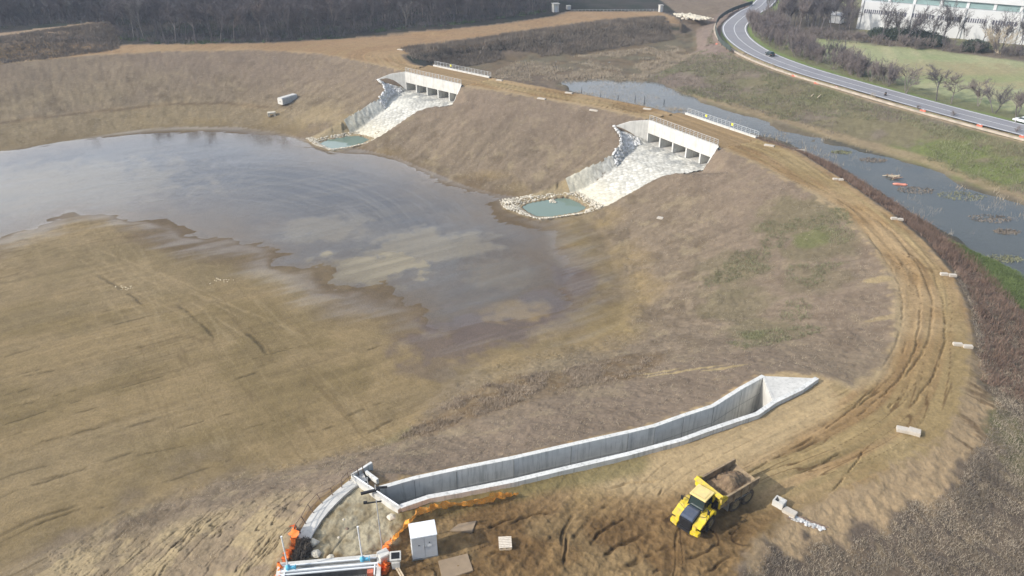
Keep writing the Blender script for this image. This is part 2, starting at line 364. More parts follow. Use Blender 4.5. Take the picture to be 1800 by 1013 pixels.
TRACKPOLY = [p for p in C_in[2:]] + FARW + CURV + [(-26, 30, 0), (13, 22, 0)] + C_out[:26][::-1] + LOWT + PL([(1200, 36), (1160, 22), (1000, 24), (975, 32), (900, 44), (780, 57), (680, 64), (480, 76), (240, 79), (80, 86), (0, 98), (-80, 105)], 0)
APRON = PL([(1705, 640), (1740, 720), (1725, 770), (1695, 806), (1672, 858), (1635, 880), (1590, 885), (1555, 925), (1510, 935), (1480, 965), (1420, 955), (1400, 990), (1345, 965), (1310, 1013), (1290, 960), (1420, 860), (1600, 790)], -1.5)
GREENB = PL([(1660, 425), (1720, 445), (1810, 485), (1810, 560), (1750, 520), (1700, 470)], ZW + .3)
MEADOW = PL([(1330, 60), (1400, 60), (1600, 68), (1800, 90), (2000, 110), (2000, 300), (1800, 215), (1600, 160), (1500, 130), (1420, 105)], 0)
BRUSH = PL([(700, 762), (740, 718), (830, 668), (930, 655), (1080, 640), (1150, 650), (1100, 700), (940, 725), (860, 745), (760, 760)], -9)
BERMCOV = PL([(-200, 285), (0, 262), (190, 234), (300, 222), (420, 222), (520, 236), (540, 225), (470, 196), (400, 190), (300, 192), (150, 207), (0, 226), (-200, 250)], -11.6)

# culverts: facade line A -> B, basin side is the right-hand normal
CUL = []
for a, b in (((34.8, 184.9), (47.3, 164.4)), ((-33.9, 238.3), (-15.1, 222.1))):
    dx, dy = b[0] - a[0], b[1] - a[1]; L = math.hypot(dx, dy); d = (dx / L, dy / L); nrm = (d[1], -d[0])
    CUL.append(dict(a=a, d=d, n=nrm, L=L, inv=-5.6))
CUL[0]['bot'] = (P(1010, 325, ZB), P(1050, 368, ZB)); CUL[1]['bot'] = (P(622, 232, ZB), P(668, 250, ZB))
CUL[0]['pool'] = smooth(PL([(905, 358), (985, 343), (1012, 347), (1048, 370), (950, 385), (925, 375)], ZB + .3), 1, True)
CUL[1]['pool'] = smooth(PL([(556, 247), (620, 236), (640, 237), (662, 247), (590, 263), (570, 258)], ZB + .3), 1, True)
CUL[0]['ring'] = PL([(880, 356), (935, 347), (1000, 335), (1020, 330), (1064, 362), (1040, 376), (990, 383), (950, 389), (915, 380), (885, 368)], ZB)
CUL[1]['ring'] = PL([(540, 247), (575, 238), (625, 229), (640, 228), (676, 245), (650, 254), (615, 262), (585, 268), (555, 258)], ZB)
for c in CUL:
    for k, key in enumerate(('bl', 'br')):
        q = c['bot'][k]; rx, ry = q[0] - c['a'][0], q[1] - c['a'][1]
        c[key] = (rx * c['n'][0] + ry * c['n'][1], rx * c['d'][0] + ry * c['d'][1])   # (run, along)
    print('spill', [round(v, 1) for v in c['bl'] + c['br']], c['L'])
def bank_rise(c, s, w, out, zc):
    return np.where(w < c['L'] / 2, out * (.46 + .9 * sst(6, 11, s)), np.maximum(-.98 * s - zc, 0) * (w > c['L'] + .24 * s + .15) + out * (.32 + .9 * sst(9, 16, s)))
def chan(c, X, Y):
    """run s from facade, lateral distance outside the stone channel, bed height"""
    rx = X - c['a'][0]; ry = Y - c['a'][1]; s = rx * c['n'][0] + ry * c['n'][1]; w = rx * c['d'][0] + ry * c['d'][1]
    run = 27.0
    l = np.interp(s, [0, 5, 9, 15, 27, 30], [.6, 1.5, 3.2, 6.6, 6.2, 5.6]); r = np.interp(s, [0, 12, 28], [c['L'], 19.4, 17.4])
    out = np.maximum(np.maximum(l - w, w - r), 0)
    z = np.interp(s, [0, 2.5, 11, 27], [c['inv'] - .02, c['inv'] - .02, -6.4, ZB])
    return s, w, out, z, run
FLUME_N = PL([(1436, 664), (1407, 684), (1361, 706), (1331, 727), (1282, 743), (1238, 758), (1200, 772), (1103, 798), (1003, 821), (902, 845), (800, 865), (754, 873), (704, 890)], .5)
FLUME_F = PL([(1342, 660), (1302, 682), (1253, 713), (1200, 730), (1150, 748), (1103, 759), (1003, 781), (902, 804), (801, 824), (727, 840), (667, 857)], .5)
FLUME_POLY = FLUME_N[2:] + FLUME_F[::-1]
CHB = PL([(492, 992), (668, 974), (672, 1012), (500, 1034)], 0)   # intake chamber

# individual ruts and drag marks traced on the floor, the platform and the track: pixel polyline, width in metres, depth
MUDRUT = [(((0, 752), (158, 701)), .5), (((0, 775), (64, 754)), .4), (((114, 735), (181, 717)), .4), (((60, 784), (191, 750)), .35), (((221, 755), (315, 728)), .6), (((0, 844), (111, 814)), .35), (((0, 874), (120, 838), (245, 794)), .5),
          (((228, 807), (336, 784)), .35), (((0, 894), (47, 878)), .4), (((0, 936), (70, 912), (148, 887)), .7), (((0, 946), (80, 920), (156, 893)), .5), (((161, 901), (235, 879)), .35), (((282, 854), (350, 832), (419, 807)), .45), (((537, 764), (597, 750)), .5),
          (((0, 632), (80, 607)), .5), (((34, 667), (158, 640)), .6), (((0, 668), (80, 650)), .4), (((174, 551), (208, 546)), .6), (((231, 617), (268, 608)), .4), (((490, 618), (537, 603)), .5), (((403, 674), (460, 654)), .6), (((603, 738), (650, 717), (681, 707)), .7),
          (((625, 626), (675, 607)), .5), (((437, 635), (544, 607)), .4), (((312, 538), (350, 565), (379, 598)), .7), (((430, 585), (452, 603), (470, 628)), .9), (((168, 486), (215, 510), (258, 541)), .6), (((190, 575), (300, 548)), .35), (((0, 700), (90, 675)), .35), (((330, 900), (380, 882)), .4),
          (((20, 720), (150, 684)), .35), (((200, 690), (330, 650)), .3), (((60, 850), (180, 822)), .3), (((300, 760), (420, 725)), .35), (((130, 960), (190, 925), (245, 892)), .9), (((100, 985), (140, 962)), .8), (((420, 760), (520, 730)), .3), (((640, 770), (700, 735)), .6)]
MUDFAN = [(((111, 437), (220, 478), (335, 528)), .5), (((140, 430), (260, 476), (380, 540)), .4), (((170, 440), (300, 490), (420, 560)), .4), (((250, 470), (350, 510), (450, 560)), .4), (((120, 445), (200, 500), (330, 560)), .35), (((260, 505), (350, 520), (450, 555), (545, 598)), .4), (((300, 430), (400, 470), (350, 468)), .4), (((330, 530), (440, 600)), .5)]
PLATRUT = [(((1016, 898), (999, 918), (986, 942), (989, 970)), .6), (((979, 925), (983, 950)), .6), (((1029, 922), (1012, 942), (1003, 950)), .6), (((930, 883), (949, 873)), .5), (((1053, 900), (1080, 880)), .4), (((1103, 888), (1120, 880)), .5), (((949, 945), (961, 954)), .5), (((950, 985), (970, 962)), 1.0), (((1150, 875), (1171, 851)), .4),
           (((1000, 930), (992, 990), (1004, 1012)), .5), (((1060, 985), (1100, 950), (1140, 935)), .5), (((1090, 1005), (1130, 975), (1180, 955)), .5), (((1200, 985), (1260, 955), (1300, 925)), .45), (((890, 925), (930, 905), (990, 893)), .4), (((1040, 960), (1070, 925), (1110, 905)), .4), (((1287, 958), (1304, 928)), .6), (((1140, 1010), (1190, 985)), .5), (((1230, 1010), (1290, 975), (1320, 950)), .5),
           (((783, 985), (800, 1010)), .6), (((794, 905), (804, 915)), .4), (((850, 985), (870, 970), (900, 980)), .6), (((1060, 860), (1120, 845), (1180, 838)), .35), (((980, 1000), (1020, 975)), .4), (((845, 940), (880, 915), (920, 905)), .4)]
TRACKRUT = [(((1505, 717), (1552, 683)), .45), (((1549, 727), (1589, 693)), .45), (((1418, 767), (1465, 737)), .5), (((1368, 807), (1410, 788), (1452, 765)), .5), (((1374, 826), (1421, 802)), .55), (((1398, 837), (1440, 818), (1485, 789)), .5), (((1287, 842), (1350, 812), (1410, 780), (1480, 735), (1540, 680)), .35),
            (((1576, 417), (1619, 471), (1640, 528), (1638, 575), (1624, 618), (1590, 665)), .5), (((1593, 598), (1586, 625)), .5), (((1522, 407), (1566, 467), (1585, 510), (1588, 560), (1575, 610), (1545, 655)), .4), (((1502, 360), (1569, 407), (1600, 440)), .45), (((1600, 470), (1618, 520), (1617, 580), (1600, 640), (1560, 690), (1500, 735)), .4),
            (((1640, 480), (1662, 540), (1662, 600), (1645, 660), (1600, 715)), .35), (((1380, 300), (1450, 335), (1510, 375)), .6), (((1360, 300), (1430, 335), (1500, 380)), .4), (((1200, 222), (1300, 258), (1380, 292)), .6), (((1455, 871), (1490, 835), (1522, 784)), .3), (((1070, 183), (1130, 200)), .8), (((860, 150), (960, 170), (1060, 186)), .9), (((870, 145), (970, 163), (1070, 180)), .8),
            (((560, 75), (700, 62), (850, 48), (1000, 35)), 1.2), (((600, 85), (760, 74), (900, 58), (1040, 40)), 1.2), (((0, 103), (150, 90), (300, 84), (500, 82)), 1.0), (((620, 90), (680, 105), (740, 122)), 1.0), (((640, 84), (760, 80), (830, 66)), 1.0)]
def rutmask(X, Y, L, z, sel, jit=.35, k=1.0):
    M_ = np.zeros(X.shape, np.float32); ix = np.nonzero(sel)[0]
    if len(ix) == 0: return M_
    x = X[ix] + (fbm(X[ix] * .5, Y[ix] * .5, 81, 2) - .5) * jit * 2; y = Y[ix] + (fbm(X[ix] * .5, Y[ix] * .5, 82, 2) - .5) * jit * 2
    brk = sst(.25, .45, fbm(X[ix] * .5, Y[ix] * .5, 83, 2)); m = np.zeros(len(ix), np.float32)
    for pts, w in L:
        pw = smooth([P(a, b, z) for a, b in pts], 2) if len(pts) > 2 else [P(a, b, z) for a, b in pts]
        xs = [p[0] for p in pw]; ys = [p[1] for p in pw]; w = w * k
        near = (x > min(xs) - 2) & (x < max(xs) + 2) & (y > min(ys) - 2) & (y < max(ys) + 2); j = np.nonzero(near)[0]
        if len(j) == 0: continue
        d, u, _ = pdist(x[j], y[j], pw); Lw = sum(math.hypot(pw[i + 1][0] - pw[i][0], pw[i + 1][1] - pw[i][1]) for i in range(len(pw) - 1))
        m[j] = np.maximum(m[j], sst(w * .75, w * .25, d) * brk[j] * sst(0, 1.5, u) * sst(Lw, Lw - 1.5, u))
    M_[ix] = m; return M_
def ground(X, Y, rough=True, full=False):
    X = np.asarray(X, np.float32); Y = np.asarray(Y, np.float32)
    Z = tin(X, Y)
    D = {}
    # round off the break lines away from the made surfaces
    Zs = 0
    for k in range(6): Zs = Zs + tin(X + 4.5 * math.cos(k * 1.047), Y + 4.5 * math.sin(k * 1.047)) / 6
    tr0 = sdist(X, Y, TRACKPOLY)
    Z = Z + (Zs - Z) * sst(0.3, 5, tr0) * sst(14, 22, np.minimum(np.hypot(X - 36, Y - 170), np.hypot(X + 28, Y - 226)))
    # culvert bodies and stone channels
    for c in CUL:
        s, w, out, zc, run = chan(c, X, Y)
        near = (s > -1) & (s < run + 8) & (out < 22) & ~((w < -s * .98 - .15) & (s < 7.5))
        zz = zc + bank_rise(c, s, w, out, zc)
        Z = np.where(near & (s > 0), np.minimum(Z, zz), Z)
        under = (s <= 0.2) & (s > -12.6) & (w > -.9) & (w < c['L'] + .9)
        Z = np.where(under, -6.2, Z)
        pd = sdist(X, Y, c['pool']); Z = np.where((pd < 3), np.minimum(Z, np.maximum(ZB - 1.2, ZB + .1 + pd * .5)), Z)
    fl = inpoly(X, Y, FLUME_POLY); Z = np.where(fl, -5.2, Z)
    Z = np.where(inpoly(X, Y, CHB), -3.0, Z)
    ringm = np.zeros(X.shape, np.float32)
    for c in CUL: ringm = np.maximum(ringm, sst(.6, -.4, sdist(X, Y, c['ring'])) * (sdist(X, Y, c['pool']) > -.6))
    D['ring'] = ringm
    basin_sd = sdist(X, Y, BASIN); lag = sdist(X, Y, LAGOON)
    lag = lag + sst(-10, -22, basin_sd) * ((fbm(X * .07, Y * .07, 143, 4) - .5) * 14 + (fbm(X * .25, Y * .4, 145, 3) - .5) * 4); riv = sdist(X, Y, RIVER)
    inb = sst(1.5, -1.5, basin_sd)
    n1 = fbm(X * .06, Y * .06, 3, 3) - .5
    pa_, pb_ = P(0, 750, ZB), P(300, 665, ZB); ml = math.hypot(pb_[0] - pa_[0], pb_[1] - pa_[1]); md = ((pb_[0] - pa_[0]) / ml, (pb_[1] - pa_[1]) / ml)
    q = X * md[0] + Y * md[1]; p = -X * md[1] + Y * md[0]
    rows = .5 * (fbm(q * .04, p * .8, 21, 2) - .5) + .7 * (fbm(q * .025, p * 2.6, 22, 2) - .5) * sst(.35, .6, fbm(X * .03, Y * .05, 23, 2))
    fl_z = ZB + np.clip(lag * .022, -.30, .30) + n1 * .30 * sst(-25, 2, lag) + rows * .13
    k = .25; deep = Z < ZB - .35; Zt = Z - .7 * sst(.5, -5, basin_sd); hh = np.clip(.5 + .5 * (Zt - fl_z) / k, 0, 1)
    Z = np.where((basin_sd < 12) & (Z < ZB + 3) & ~deep, fl_z + (Zt - fl_z) * hh + k * hh * (1 - hh) * sst(12, 3, basin_sd), Z)
    rz = np.clip((riv + (fbm(X * .08, Y * .08, 47, 4) - .5) * (9 + 12 * sst(150, 210, Y))) * .12, -.7, .30) - .18
    low = sst(-3.2, -4.4, Z) * (~inpoly(X, Y, crest_all + [(-900, 120, 0)]))
    mn = fbm(X * .25, Y * .25, 41, 4) - .5
    Z = Z + low * (rz * sst(8, 0, riv) - .12 * sst(0, 20, riv) + mn * .55 * (.3 + .7 * sst(-4, 6, riv)))
    trk = sdist(X, Y, TRACKPOLY)
    if rough:
        slope = (1 - inb) * (1 - low)
        off = sst(-.5, 1.5, trk)
        hard = fl | inpoly(X, Y, CHB)
        bumps = (fbm(X * 1.3, Y * 1.3, 51, 3) - .5) * .30 + (fbm(X * .10, Y * .10, 57, 2) - .5) * .5
        far = sst(700, 300, np.hypot(X, Y))
        Z = Z + np.where(hard, 0, slope * off * bumps * far)
        dN, uN, _ = pdist(X, Y, C_in[2:])
        onT = sst(.5, -1, trk)
        dO, uO, _ = pdist(X, Y, smooth(C_out[:27], 2))
        wob = (fbm(uO * .03, dO * .05, 61, 2) - .5) * 4
        platform = sst(60, 50, Y) * sst(34, 18, X)
        rut = (fbm(uO * .05, (dO + wob) * 1.7, 63, 3) - .5) * (.35 + 1.3 * sst(.35, .65, fbm(X * .06, Y * .06, 64, 2))) + (fbm((uO + dO * 1.2) * .05, (dO - uO * .10) * 1.1, 65, 2) - .5) * .5
        ang = (X * .80 + Y * .60); acr = (-X * .60 + Y * .80) + (fbm(X * .07, Y * .07, 71, 2) - .5) * 9
        rutp = fbm(ang * .12, acr * 1.4, 73, 3) - .5
        rr = rut * (1 - platform) + rutp * platform
        ang2 = X * .35 + Y * .94; acr2 = -X * .94 + Y * .35 + (fbm(X * .09, Y * .09, 91, 2) - .5) * 7
        rutq = np.abs(fbm(ang2 * .07, acr2 * .55, 93, 2) - .5); rutr = np.abs(fbm(ang * .07, acr * .50, 95, 2) - .5)
        gate = sst(.50, .6, fbm(X * .12, Y * .12, 97, 2)); D['groove'] = np.maximum(0 * rutq * gate, sst(.030, .008, rutr) * sst(.5, .6, fbm(X * .14, Y * .14, 98, 2))) * platform
        rt3 = np.abs(fbm(uO * .025, (dO + wob * .6) * .75, 99, 2) - .5); D['groove'] = np.maximum(D['groove'], sst(.022, .006, rt3) * sst(.38, .58, fbm(X * .05 + 9, Y * .05, 96, 2)) * (1 - .7 * platform) * sst(1.0, 2.5, dO) * sst(1, 3, dN) * .8)
        D['groove'] = np.maximum(D['groove'] * .5, rutmask(X, Y, PLATRUT, 0, (trk < 0) & (Y < 75), .45, .62)); D['groove'] = np.maximum(D['groove'], rutmask(X, Y, TRACKRUT, 0, trk < 0, .2, .36))
        D['mudrut'] = rutmask(X, Y, MUDRUT, ZB, (basin_sd < 2) & (Y < 130), .22, .75); D['mudfan'] = rutmask(X, Y, MUDFAN, ZB, (basin_sd < 0) & (Y < 150), .2, 1.0)
        Z = Z - .10 * D['mudrut'] - .04 * D['mudfan']
        chop = fbm(X * 1.6, Y * 1.6, 77, 3) - .5
        Z = Z + np.where(hard, 0, onT * (rr * (.22 - .02 * platform) + chop * (.07 + .26 * platform) - D['groove'] * .20) * sst(400, 200, np.hypot(X, Y)))
        erz = sst(-17, -22, X) * sst(64, 56, Y) * (basin_sd > -.5) * (1 - onT)
        c1 = np.abs(fbm((X * .35 + Y * .9) * .12, (X * .9 - Y * .35) * .9, 123, 3) - .5); Z = Z + erz * ((fbm(X * .9, Y * .9, 86, 4) - .5) * .40 - .16 * sst(.03, .006, c1))
        D.update(dO=dO, uO=uO, rut=rr, chop=chop, onT=onT, platform=platform, uN=uN, dN=dN)
    if full:
        D.update(basin_sd=basin_sd, inb=inb, lag=lag, riv=riv, low=low, trk=trk, rows=rows, q=q, p=p, n1=n1, mn=mn)
        return Z, D
    return Z
def gz(x, y): return float(ground(np.array([x]), np.array([y]), rough=True)[0])

# ---- polar sheet around the flying height: cell size follows distance, reaches the horizon
phi = np.radians(np.concatenate([np.array([80, 70, 62, 56]), np.arange(52.5, 4.2, -.060), np.array([3.9, 3.5, 3.0, 2.5, 2.0, 1.6, 1.2, .9, .8])]))
rad = H / np.tan(phi)
az = np.radians(np.concatenate([np.arange(-180, -46, 6), np.arange(-42, 42.01, .092), np.arange(46, 180, 6)]))
RR, AZ = np.meshgrid(rad, az, indexing='ij')
GX = (RR * np.sin(AZ)).ravel().astype(np.float32); GY = (RR * np.cos(AZ)).ravel().astype(np.float32)
nr, na = RR.shape
print('terrain verts', GX.size)
GZ, D = ground(GX, GY, True, True)

# ---- base colours
def mixc(c, col, m): return c + (np.asarray(col, np.float32) - c) * np.clip(m, 0, 1)[:, None]
X, Y = GX, GY
big = fbm(X * .02, Y * .02, 101, 3); mid = fbm(X * .12, Y * .12, 103, 3); fin = fbm(X * .9, Y * .9, 105, 3)
base = np.tile(A(149, 133, 114), (X.size, 1))
base = mixc(base, A(141, 126, 107), sst(.35, .8, mid) * .7)
base = mixc(base, A(158, 142, 115), sst(.52, .75, big) * .8)
comb = fbm(D['uN'] * .9, D['dN'] * .12, 111, 3)
slopez = sst(-ZB * -1 + 1, -1, GZ) * (D['basin_sd'] > 0)
base = base * (1 + (comb - .5) * .55)[:, None]
base = base * (1 + (fin - .5) * .40)[:, None]
pt1 = fbm(X * .30, Y * .30, 261, 4); pt2 = fbm(X * .22, Y * .22, 263, 4)
base = mixc(base, A(176, 160, 130), sst(.60, .72, pt1) * .45); base = mixc(base, A(112, 98, 80), sst(.60, .74, pt2) * .55)
gul = np.abs(fbm(D['uN'] * .33, D['dN'] * .03, 265, 2) - .5); base = mixc(base, A(116, 100, 80), sst(.03, .005, gul) * sst(.4, .55, big) * .5)
# pinkish weathered parts high on the slope, straw lower down
base = mixc(base, A(147, 130, 116), sst(-9, -2, GZ) * .45)
def blob(px, py, z, rx, ry=None, amp=1.0, seed=0, edge=.5):
    x, y, _ = P(px, py, z); ry = ry or rx
    d = np.hypot((X - x) / rx, (Y - y) / ry) + (fbm(X * .35, Y * .35, 200 + seed, 3) - .5) * 1.1
    return sst(1, 1 - edge, d) * amp
for px, py, rx, am in ((1400, 400, 9, .55), (1440, 450, 7, .5), (1300, 510, 7, .45), (1340, 570, 6, .5), (1430, 500, 6, .35), (1290, 455, 9, .4)):
    base = mixc(base, A(124, 118, 88), blob(px, py, -4, rx, rx, am, px))
for px, py, z, rx, am in ((1425, 425, -3, 4, .7), (1330, 590, -5, 3.5, .5), (700, 775, -11.5, 4, .5)):
    base = mixc(base, A(118, 124, 78), blob(px, py, z, rx, rx, am, px + 3))
for px, py, z, rx, ry, am in ((1545, 492, -.5, 2.5, 1.2, .8), (1555, 560, -.5, 3, 1, .6), (1150, 667, -6, 4.5, .55, .9), (1215, 666, -5, 5.5, .6, .95), (1280, 665, -4, 4, .5, .9), (560, 190, -7, 8, 6, .35), (610, 205, -8, 6, 4, .4)):
    base = mixc(base, A(188, 168, 128), blob(px, py, z, rx, ry, am, px + 5, .35))
# brush patch
bsd = sdist(X, Y, BRUSH); base = mixc(base, A(128, 108, 82), sst(2, -2, bsd + (mid - .5) * 8) * (.35 + .5 * sst(.4, .6, fin)))
# eroded tan slope bottom left, with cracks
er = sst(-18, -22, X) * sst(62, 56, Y) * (D['basin_sd'] > -.5)
base = mixc(base, A(184, 166, 132), er * (.30 + .6 * sst(.4, .62, fbm(X * .35, Y * .35, 121, 3))))
crk = np.abs(fbm((X * .35 + Y * .9) * .12, (X * .9 - Y * .35) * .9, 123, 3) - .5)
base = mixc(base, A(88, 76, 56), er * sst(.018, .004, crk) * sst(.45, .6, fbm(X * .15, Y * .15, 124, 2)) * .9)
# mud floor
mud = np.tile(A(154, 138, 106), (X.size, 1))
mud = mixc(mud, A(138, 124, 92), sst(.35, .7, mid))
mud = mixc(mud, A(146, 134, 110), sst(.5, .72, fbm(D['q'] * .02, D['p'] * .10, 131, 3)) * .35)
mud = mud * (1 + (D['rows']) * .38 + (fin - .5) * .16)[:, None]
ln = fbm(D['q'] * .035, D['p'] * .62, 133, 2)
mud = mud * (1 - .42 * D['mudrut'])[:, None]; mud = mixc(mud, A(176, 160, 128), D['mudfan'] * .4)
g1 = .45 * sst(.40, .62, fbm(X * .05, Y * .05, 137, 2))
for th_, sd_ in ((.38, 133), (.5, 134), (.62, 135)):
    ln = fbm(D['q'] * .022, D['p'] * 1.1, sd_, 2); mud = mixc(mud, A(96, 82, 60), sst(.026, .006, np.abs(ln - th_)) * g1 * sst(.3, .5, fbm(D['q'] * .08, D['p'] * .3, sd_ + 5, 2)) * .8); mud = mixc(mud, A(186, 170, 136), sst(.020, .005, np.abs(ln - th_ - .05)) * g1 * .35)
q2 = X * .60 - Y * .80; p2 = X * .80 + Y * .60
ln2 = fbm(q2 * .03, p2 * .55, 139, 2)
cross = sst(26, 6, np.abs(p2 - (P(330, 520, ZB)[0] * .8 + P(330, 520, ZB)[1] * .6)))
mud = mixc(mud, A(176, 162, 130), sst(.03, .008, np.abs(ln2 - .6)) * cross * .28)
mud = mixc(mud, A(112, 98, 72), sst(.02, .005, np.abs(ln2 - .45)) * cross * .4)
# wet margin and stained ground near the water
lagn = D['lag'] + (fbm(X * .09, Y * .09, 141, 4) - .5) * 6
wet = sst(9, -2, lagn + (fbm(X * .05, Y * .05, 147, 3) - .5) * 18)
mud = mixc(mud, A(112, 98, 80), wet * .85)
purple = np.maximum.reduce([blob(860, 575, ZB, 12, 9, .9, 1), blob(790, 610, ZB, 10, 7, .8, 2), blob(960, 535, ZB, 8, 7, .8, 3), blob(1010, 490, ZB, 5, 8, .7, 4), blob(760, 650, ZB, 6, 4, .5, 6)])
mud = mixc(mud, A(100, 86, 84), purple * .85)
mud = mixc(mud, A(160, 140, 98), blob(905, 545, ZB, 7, 5, .7, 7))
mud = mixc(mud, A(150, 136, 98), blob(1080, 560, ZB, 9, 8, .4, 8))
# under the water: dark bed with sky-reflection blue painted in, paler suspended silt fans
uw = sst(2, -20, lagn)
silt = np.maximum.reduce([blob(640, 470, ZB, 14, 9, .95, 11), blob(760, 430, ZB, 16, 10, .55, 12), blob(560, 400, ZB, 14, 8, .4, 13), blob(100, 330, ZB, 40, 26, .35, 14), blob(880, 480, ZB, 8, 8, .25, 15)])
cx, cy, _ = P(250, 470, ZB); rd = np.hypot(X - cx, Y - cy); arcs = fbm(rd * 1.9, np.arctan2(Y - cy, X - cx) * 3, 151, 3)
cloud0 = fbm(X * .03, Y * .03, 159, 4); bed = np.tile(A(68, 71, 79), (X.size, 1)); bed = mixc(bed, A(128, 118, 100), sst(.45, .7, fbm(X * .035, Y * .035, 155, 4)) * .6); bed = mixc(bed, A(118, 104, 86), sst(165, 110, Y + (cloud0 - .5) * 60) * .8); bed = mixc(bed, A(176, 162, 130), silt)
arcm = sst(95, 60, rd) * sst(20, 40, rd) * sst(-40, -5, X - cx + 20)
bed = mixc(bed, A(112, 108, 100), sst(.5, .64, arcs) * arcm * .4 + sst(.5, .7, fbm(D['q'] * .04, D['p'] * .6, 153, 3)) * .4)
mud = mixc(mud, bed, uw)
mud = mud * np.array([.83, .77, .69], np.float32); base = base * np.array([.725, .71, .675], np.float32)
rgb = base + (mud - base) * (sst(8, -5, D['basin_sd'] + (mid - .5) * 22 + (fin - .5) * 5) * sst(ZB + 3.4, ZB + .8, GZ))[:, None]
bc = sst(1.5, -1.5, sdist(X, Y, BERMCOV) + (mid - .5) * 4); rgb = mixc(rgb, A(136, 120, 88), bc * .45)
d_b = pdist(X, Y, BERM)[0]; rgb = mixc(rgb, A(150, 128, 98), sst(1.6, .6, d_b + (mid - .5)) * .5); rgb = mixc(rgb, A(78, 64, 50), sst(1.1, .4, d_b) * (.35 + .65 * sst(.3, .5, mid)) * sst(-30, -70, X) * .6)
# river bed / marsh / banks
lowc = np.tile(A(116, 100, 78), (X.size, 1)); lowc = mixc(lowc, A(112, 104, 84), sst(.4, .65, mid)); lowc = mixc(lowc, A(92, 84, 70), sst(.55, .75, fbm(X * .4, Y * .4, 161, 3)) * .8)
lowc = mixc(lowc, A(70, 72, 66), sst(1, -4, D['riv'] + (mid - .5) * 8)); lowc = mixc(lowc, A(118, 106, 86), sst(1, -2, D['riv']) * sst(140, 200, Y + (mid - .5) * 60) * .8)
rgb = rgb + (lowc - rgb) * D['low'][:, None]
dT, uT, sT = pdist(X, Y, BANKTOP[:12]); dTo, _, _ = pdist(X, Y, BANKTOE[3:13])
bank = ((D['basin_sd'] > 20) & (D['trk'] > 0) & (sdist(X, Y, BANKTOP + BANKTOE[::-1]) < 3)).astype(np.float32)
gpat = sst(.42, .62, fbm(X * .05, Y * .05, 171, 3))
bk = np.tile(A(118, 110, 84), (X.size, 1)); bk = mixc(bk, A(104, 106, 72), gpat * .8); bk = mixc(bk, A(120, 108, 96), sst(.5, .7, mid) * .7)
bk = mixc(bk, A(108, 118, 66), np.maximum(blob(1660, 262, -2, 14, 10, .8, 21), blob(1750, 300, -3, 14, 8, .9, 22)))
bk = mixc(bk, A(150, 132, 104), sst(3.0, .8, dTo + (mid - .5) * 3) * .8)
bk = mixc(bk, A(134, 116, 106), sst(215, 290, Y + (mid - .5) * 50) * .85)
bk = bk * (1 + (fin - .5) * .4)[:, None]
rgb = rgb + (bk - rgb) * (bank * sst(-5.2, -4.3, GZ))[:, None]
# green strip along the near water edge and scrubby outer slope
outer = sst(0, 1, D['trk']) * sst(60, 20, pdist(X, Y, C_out[4:])[0]) * (1 - bank) * (~inpoly(X, Y, crest_all + [(-900, 120, 0)]))
oc = np.tile(A(116, 102, 86), (X.size, 1)); oc = mixc(oc, A(104, 92, 80), sst(.4, .65, fbm(X * .3, Y * .3, 181, 3))); oc = mixc(oc, A(134, 118, 94), sst(.55, .8, fbm(X * .8, Y * .8, 183, 3)) * .7)
rgb = rgb + (oc - rgb) * (outer * sst(0, 2, D['riv']))[:, None]
gs = sst(1.5, -1, sdist(X, Y, GREENB) + (mid - .5) * 5); rgb = mixc(rgb, A(88, 102, 54), gs * .85)
rgb = mixc(rgb, A(112, 116, 72), blob(1800, 830, -4.6, 5, 12, .5, 25))
ap = sst(1.2, -1.2, sdist(X, Y, APRON) + (fbm(X * .5, Y * .5, 185, 3) - .5) * 7) * sst(-1, .5, D['trk'])
down = fbm(D['uN'] * 1.3, D['dN'] * .12, 187, 3)
rgb = mixc(rgb, A(172, 148, 114), ap * .92); rgb = mixc(rgb, A(104, 84, 62), ap * sst(.55, .68, down) * .7)
# woods floor, meadow, far ground
wood = (Y > 200) * sst(1, 4, D['trk']) * (D['basin_sd'] > 40) * (D['low'] < .1) * (1 - bank) * sst(-30, -60, -X + 0 * Y + 0) if False else None
flat0 = ~inpoly(X, Y, crest_all + [(-900, 120, 0)]) & (D['trk'] > 1.5) & (D['basin_sd'] > 25) & (GZ > -2.5) & (bank < .5)
northW = flat0 & (X < 75) & (Y > 255)
rgb[northW] = (mixc(np.tile(A(66, 62, 56), (X.size, 1)), A(52, 56, 46), sst(.4, .7, mid)))[northW]
east = flat0 & (X > 60) & (sdist(X, Y, BANKTOP + [(600, 900, 0), (100, 900, 0)]) < 0)
eastc = mixc(np.tile(A(128, 124, 92), (X.size, 1)), A(150, 150, 108), sst(.4, .7, mid))
m_sd = sdist(X, Y, MEADOW); rows_m = fbm((X * .3 + Y * .95) * .02, (X * .95 - Y * .3) * .2, 191, 3)
mea = np.tile(A(156, 158, 118), (X.size, 1)); mea = mixc(mea, A(174, 168, 130), sst(.45, .65, rows_m) * .7); mea = mixc(mea, A(158, 146, 110), np.maximum(blob(1720, 130, 0, 30, 20, .8, 31), blob(1650, 120, 0, 20, 14, .5, 32)))
mea = mixc(mea, A(142, 152, 104), sst(.5, .7, fbm(X * .03, Y * .1, 193, 3)) * .6)
eastc = eastc + (mea - eastc) * sst(3, -3, m_sd + (mid - .5) * 6)[:, None]
backsd = sst(0, 6, Y - (P(1600, 62, 0)[1] - (X - P(1600, 62, 0)[0]) * .75)); 
lit = pdist(X, Y, PL([(1352, 52), (1440, 60), (1530, 68), (1620, 78), (1720, 90), (1830, 104)], 0))[0]
eastc = mixc(eastc, A(112, 98, 88), sst(11, 6, lit + (mid - .5) * 8) * .9)
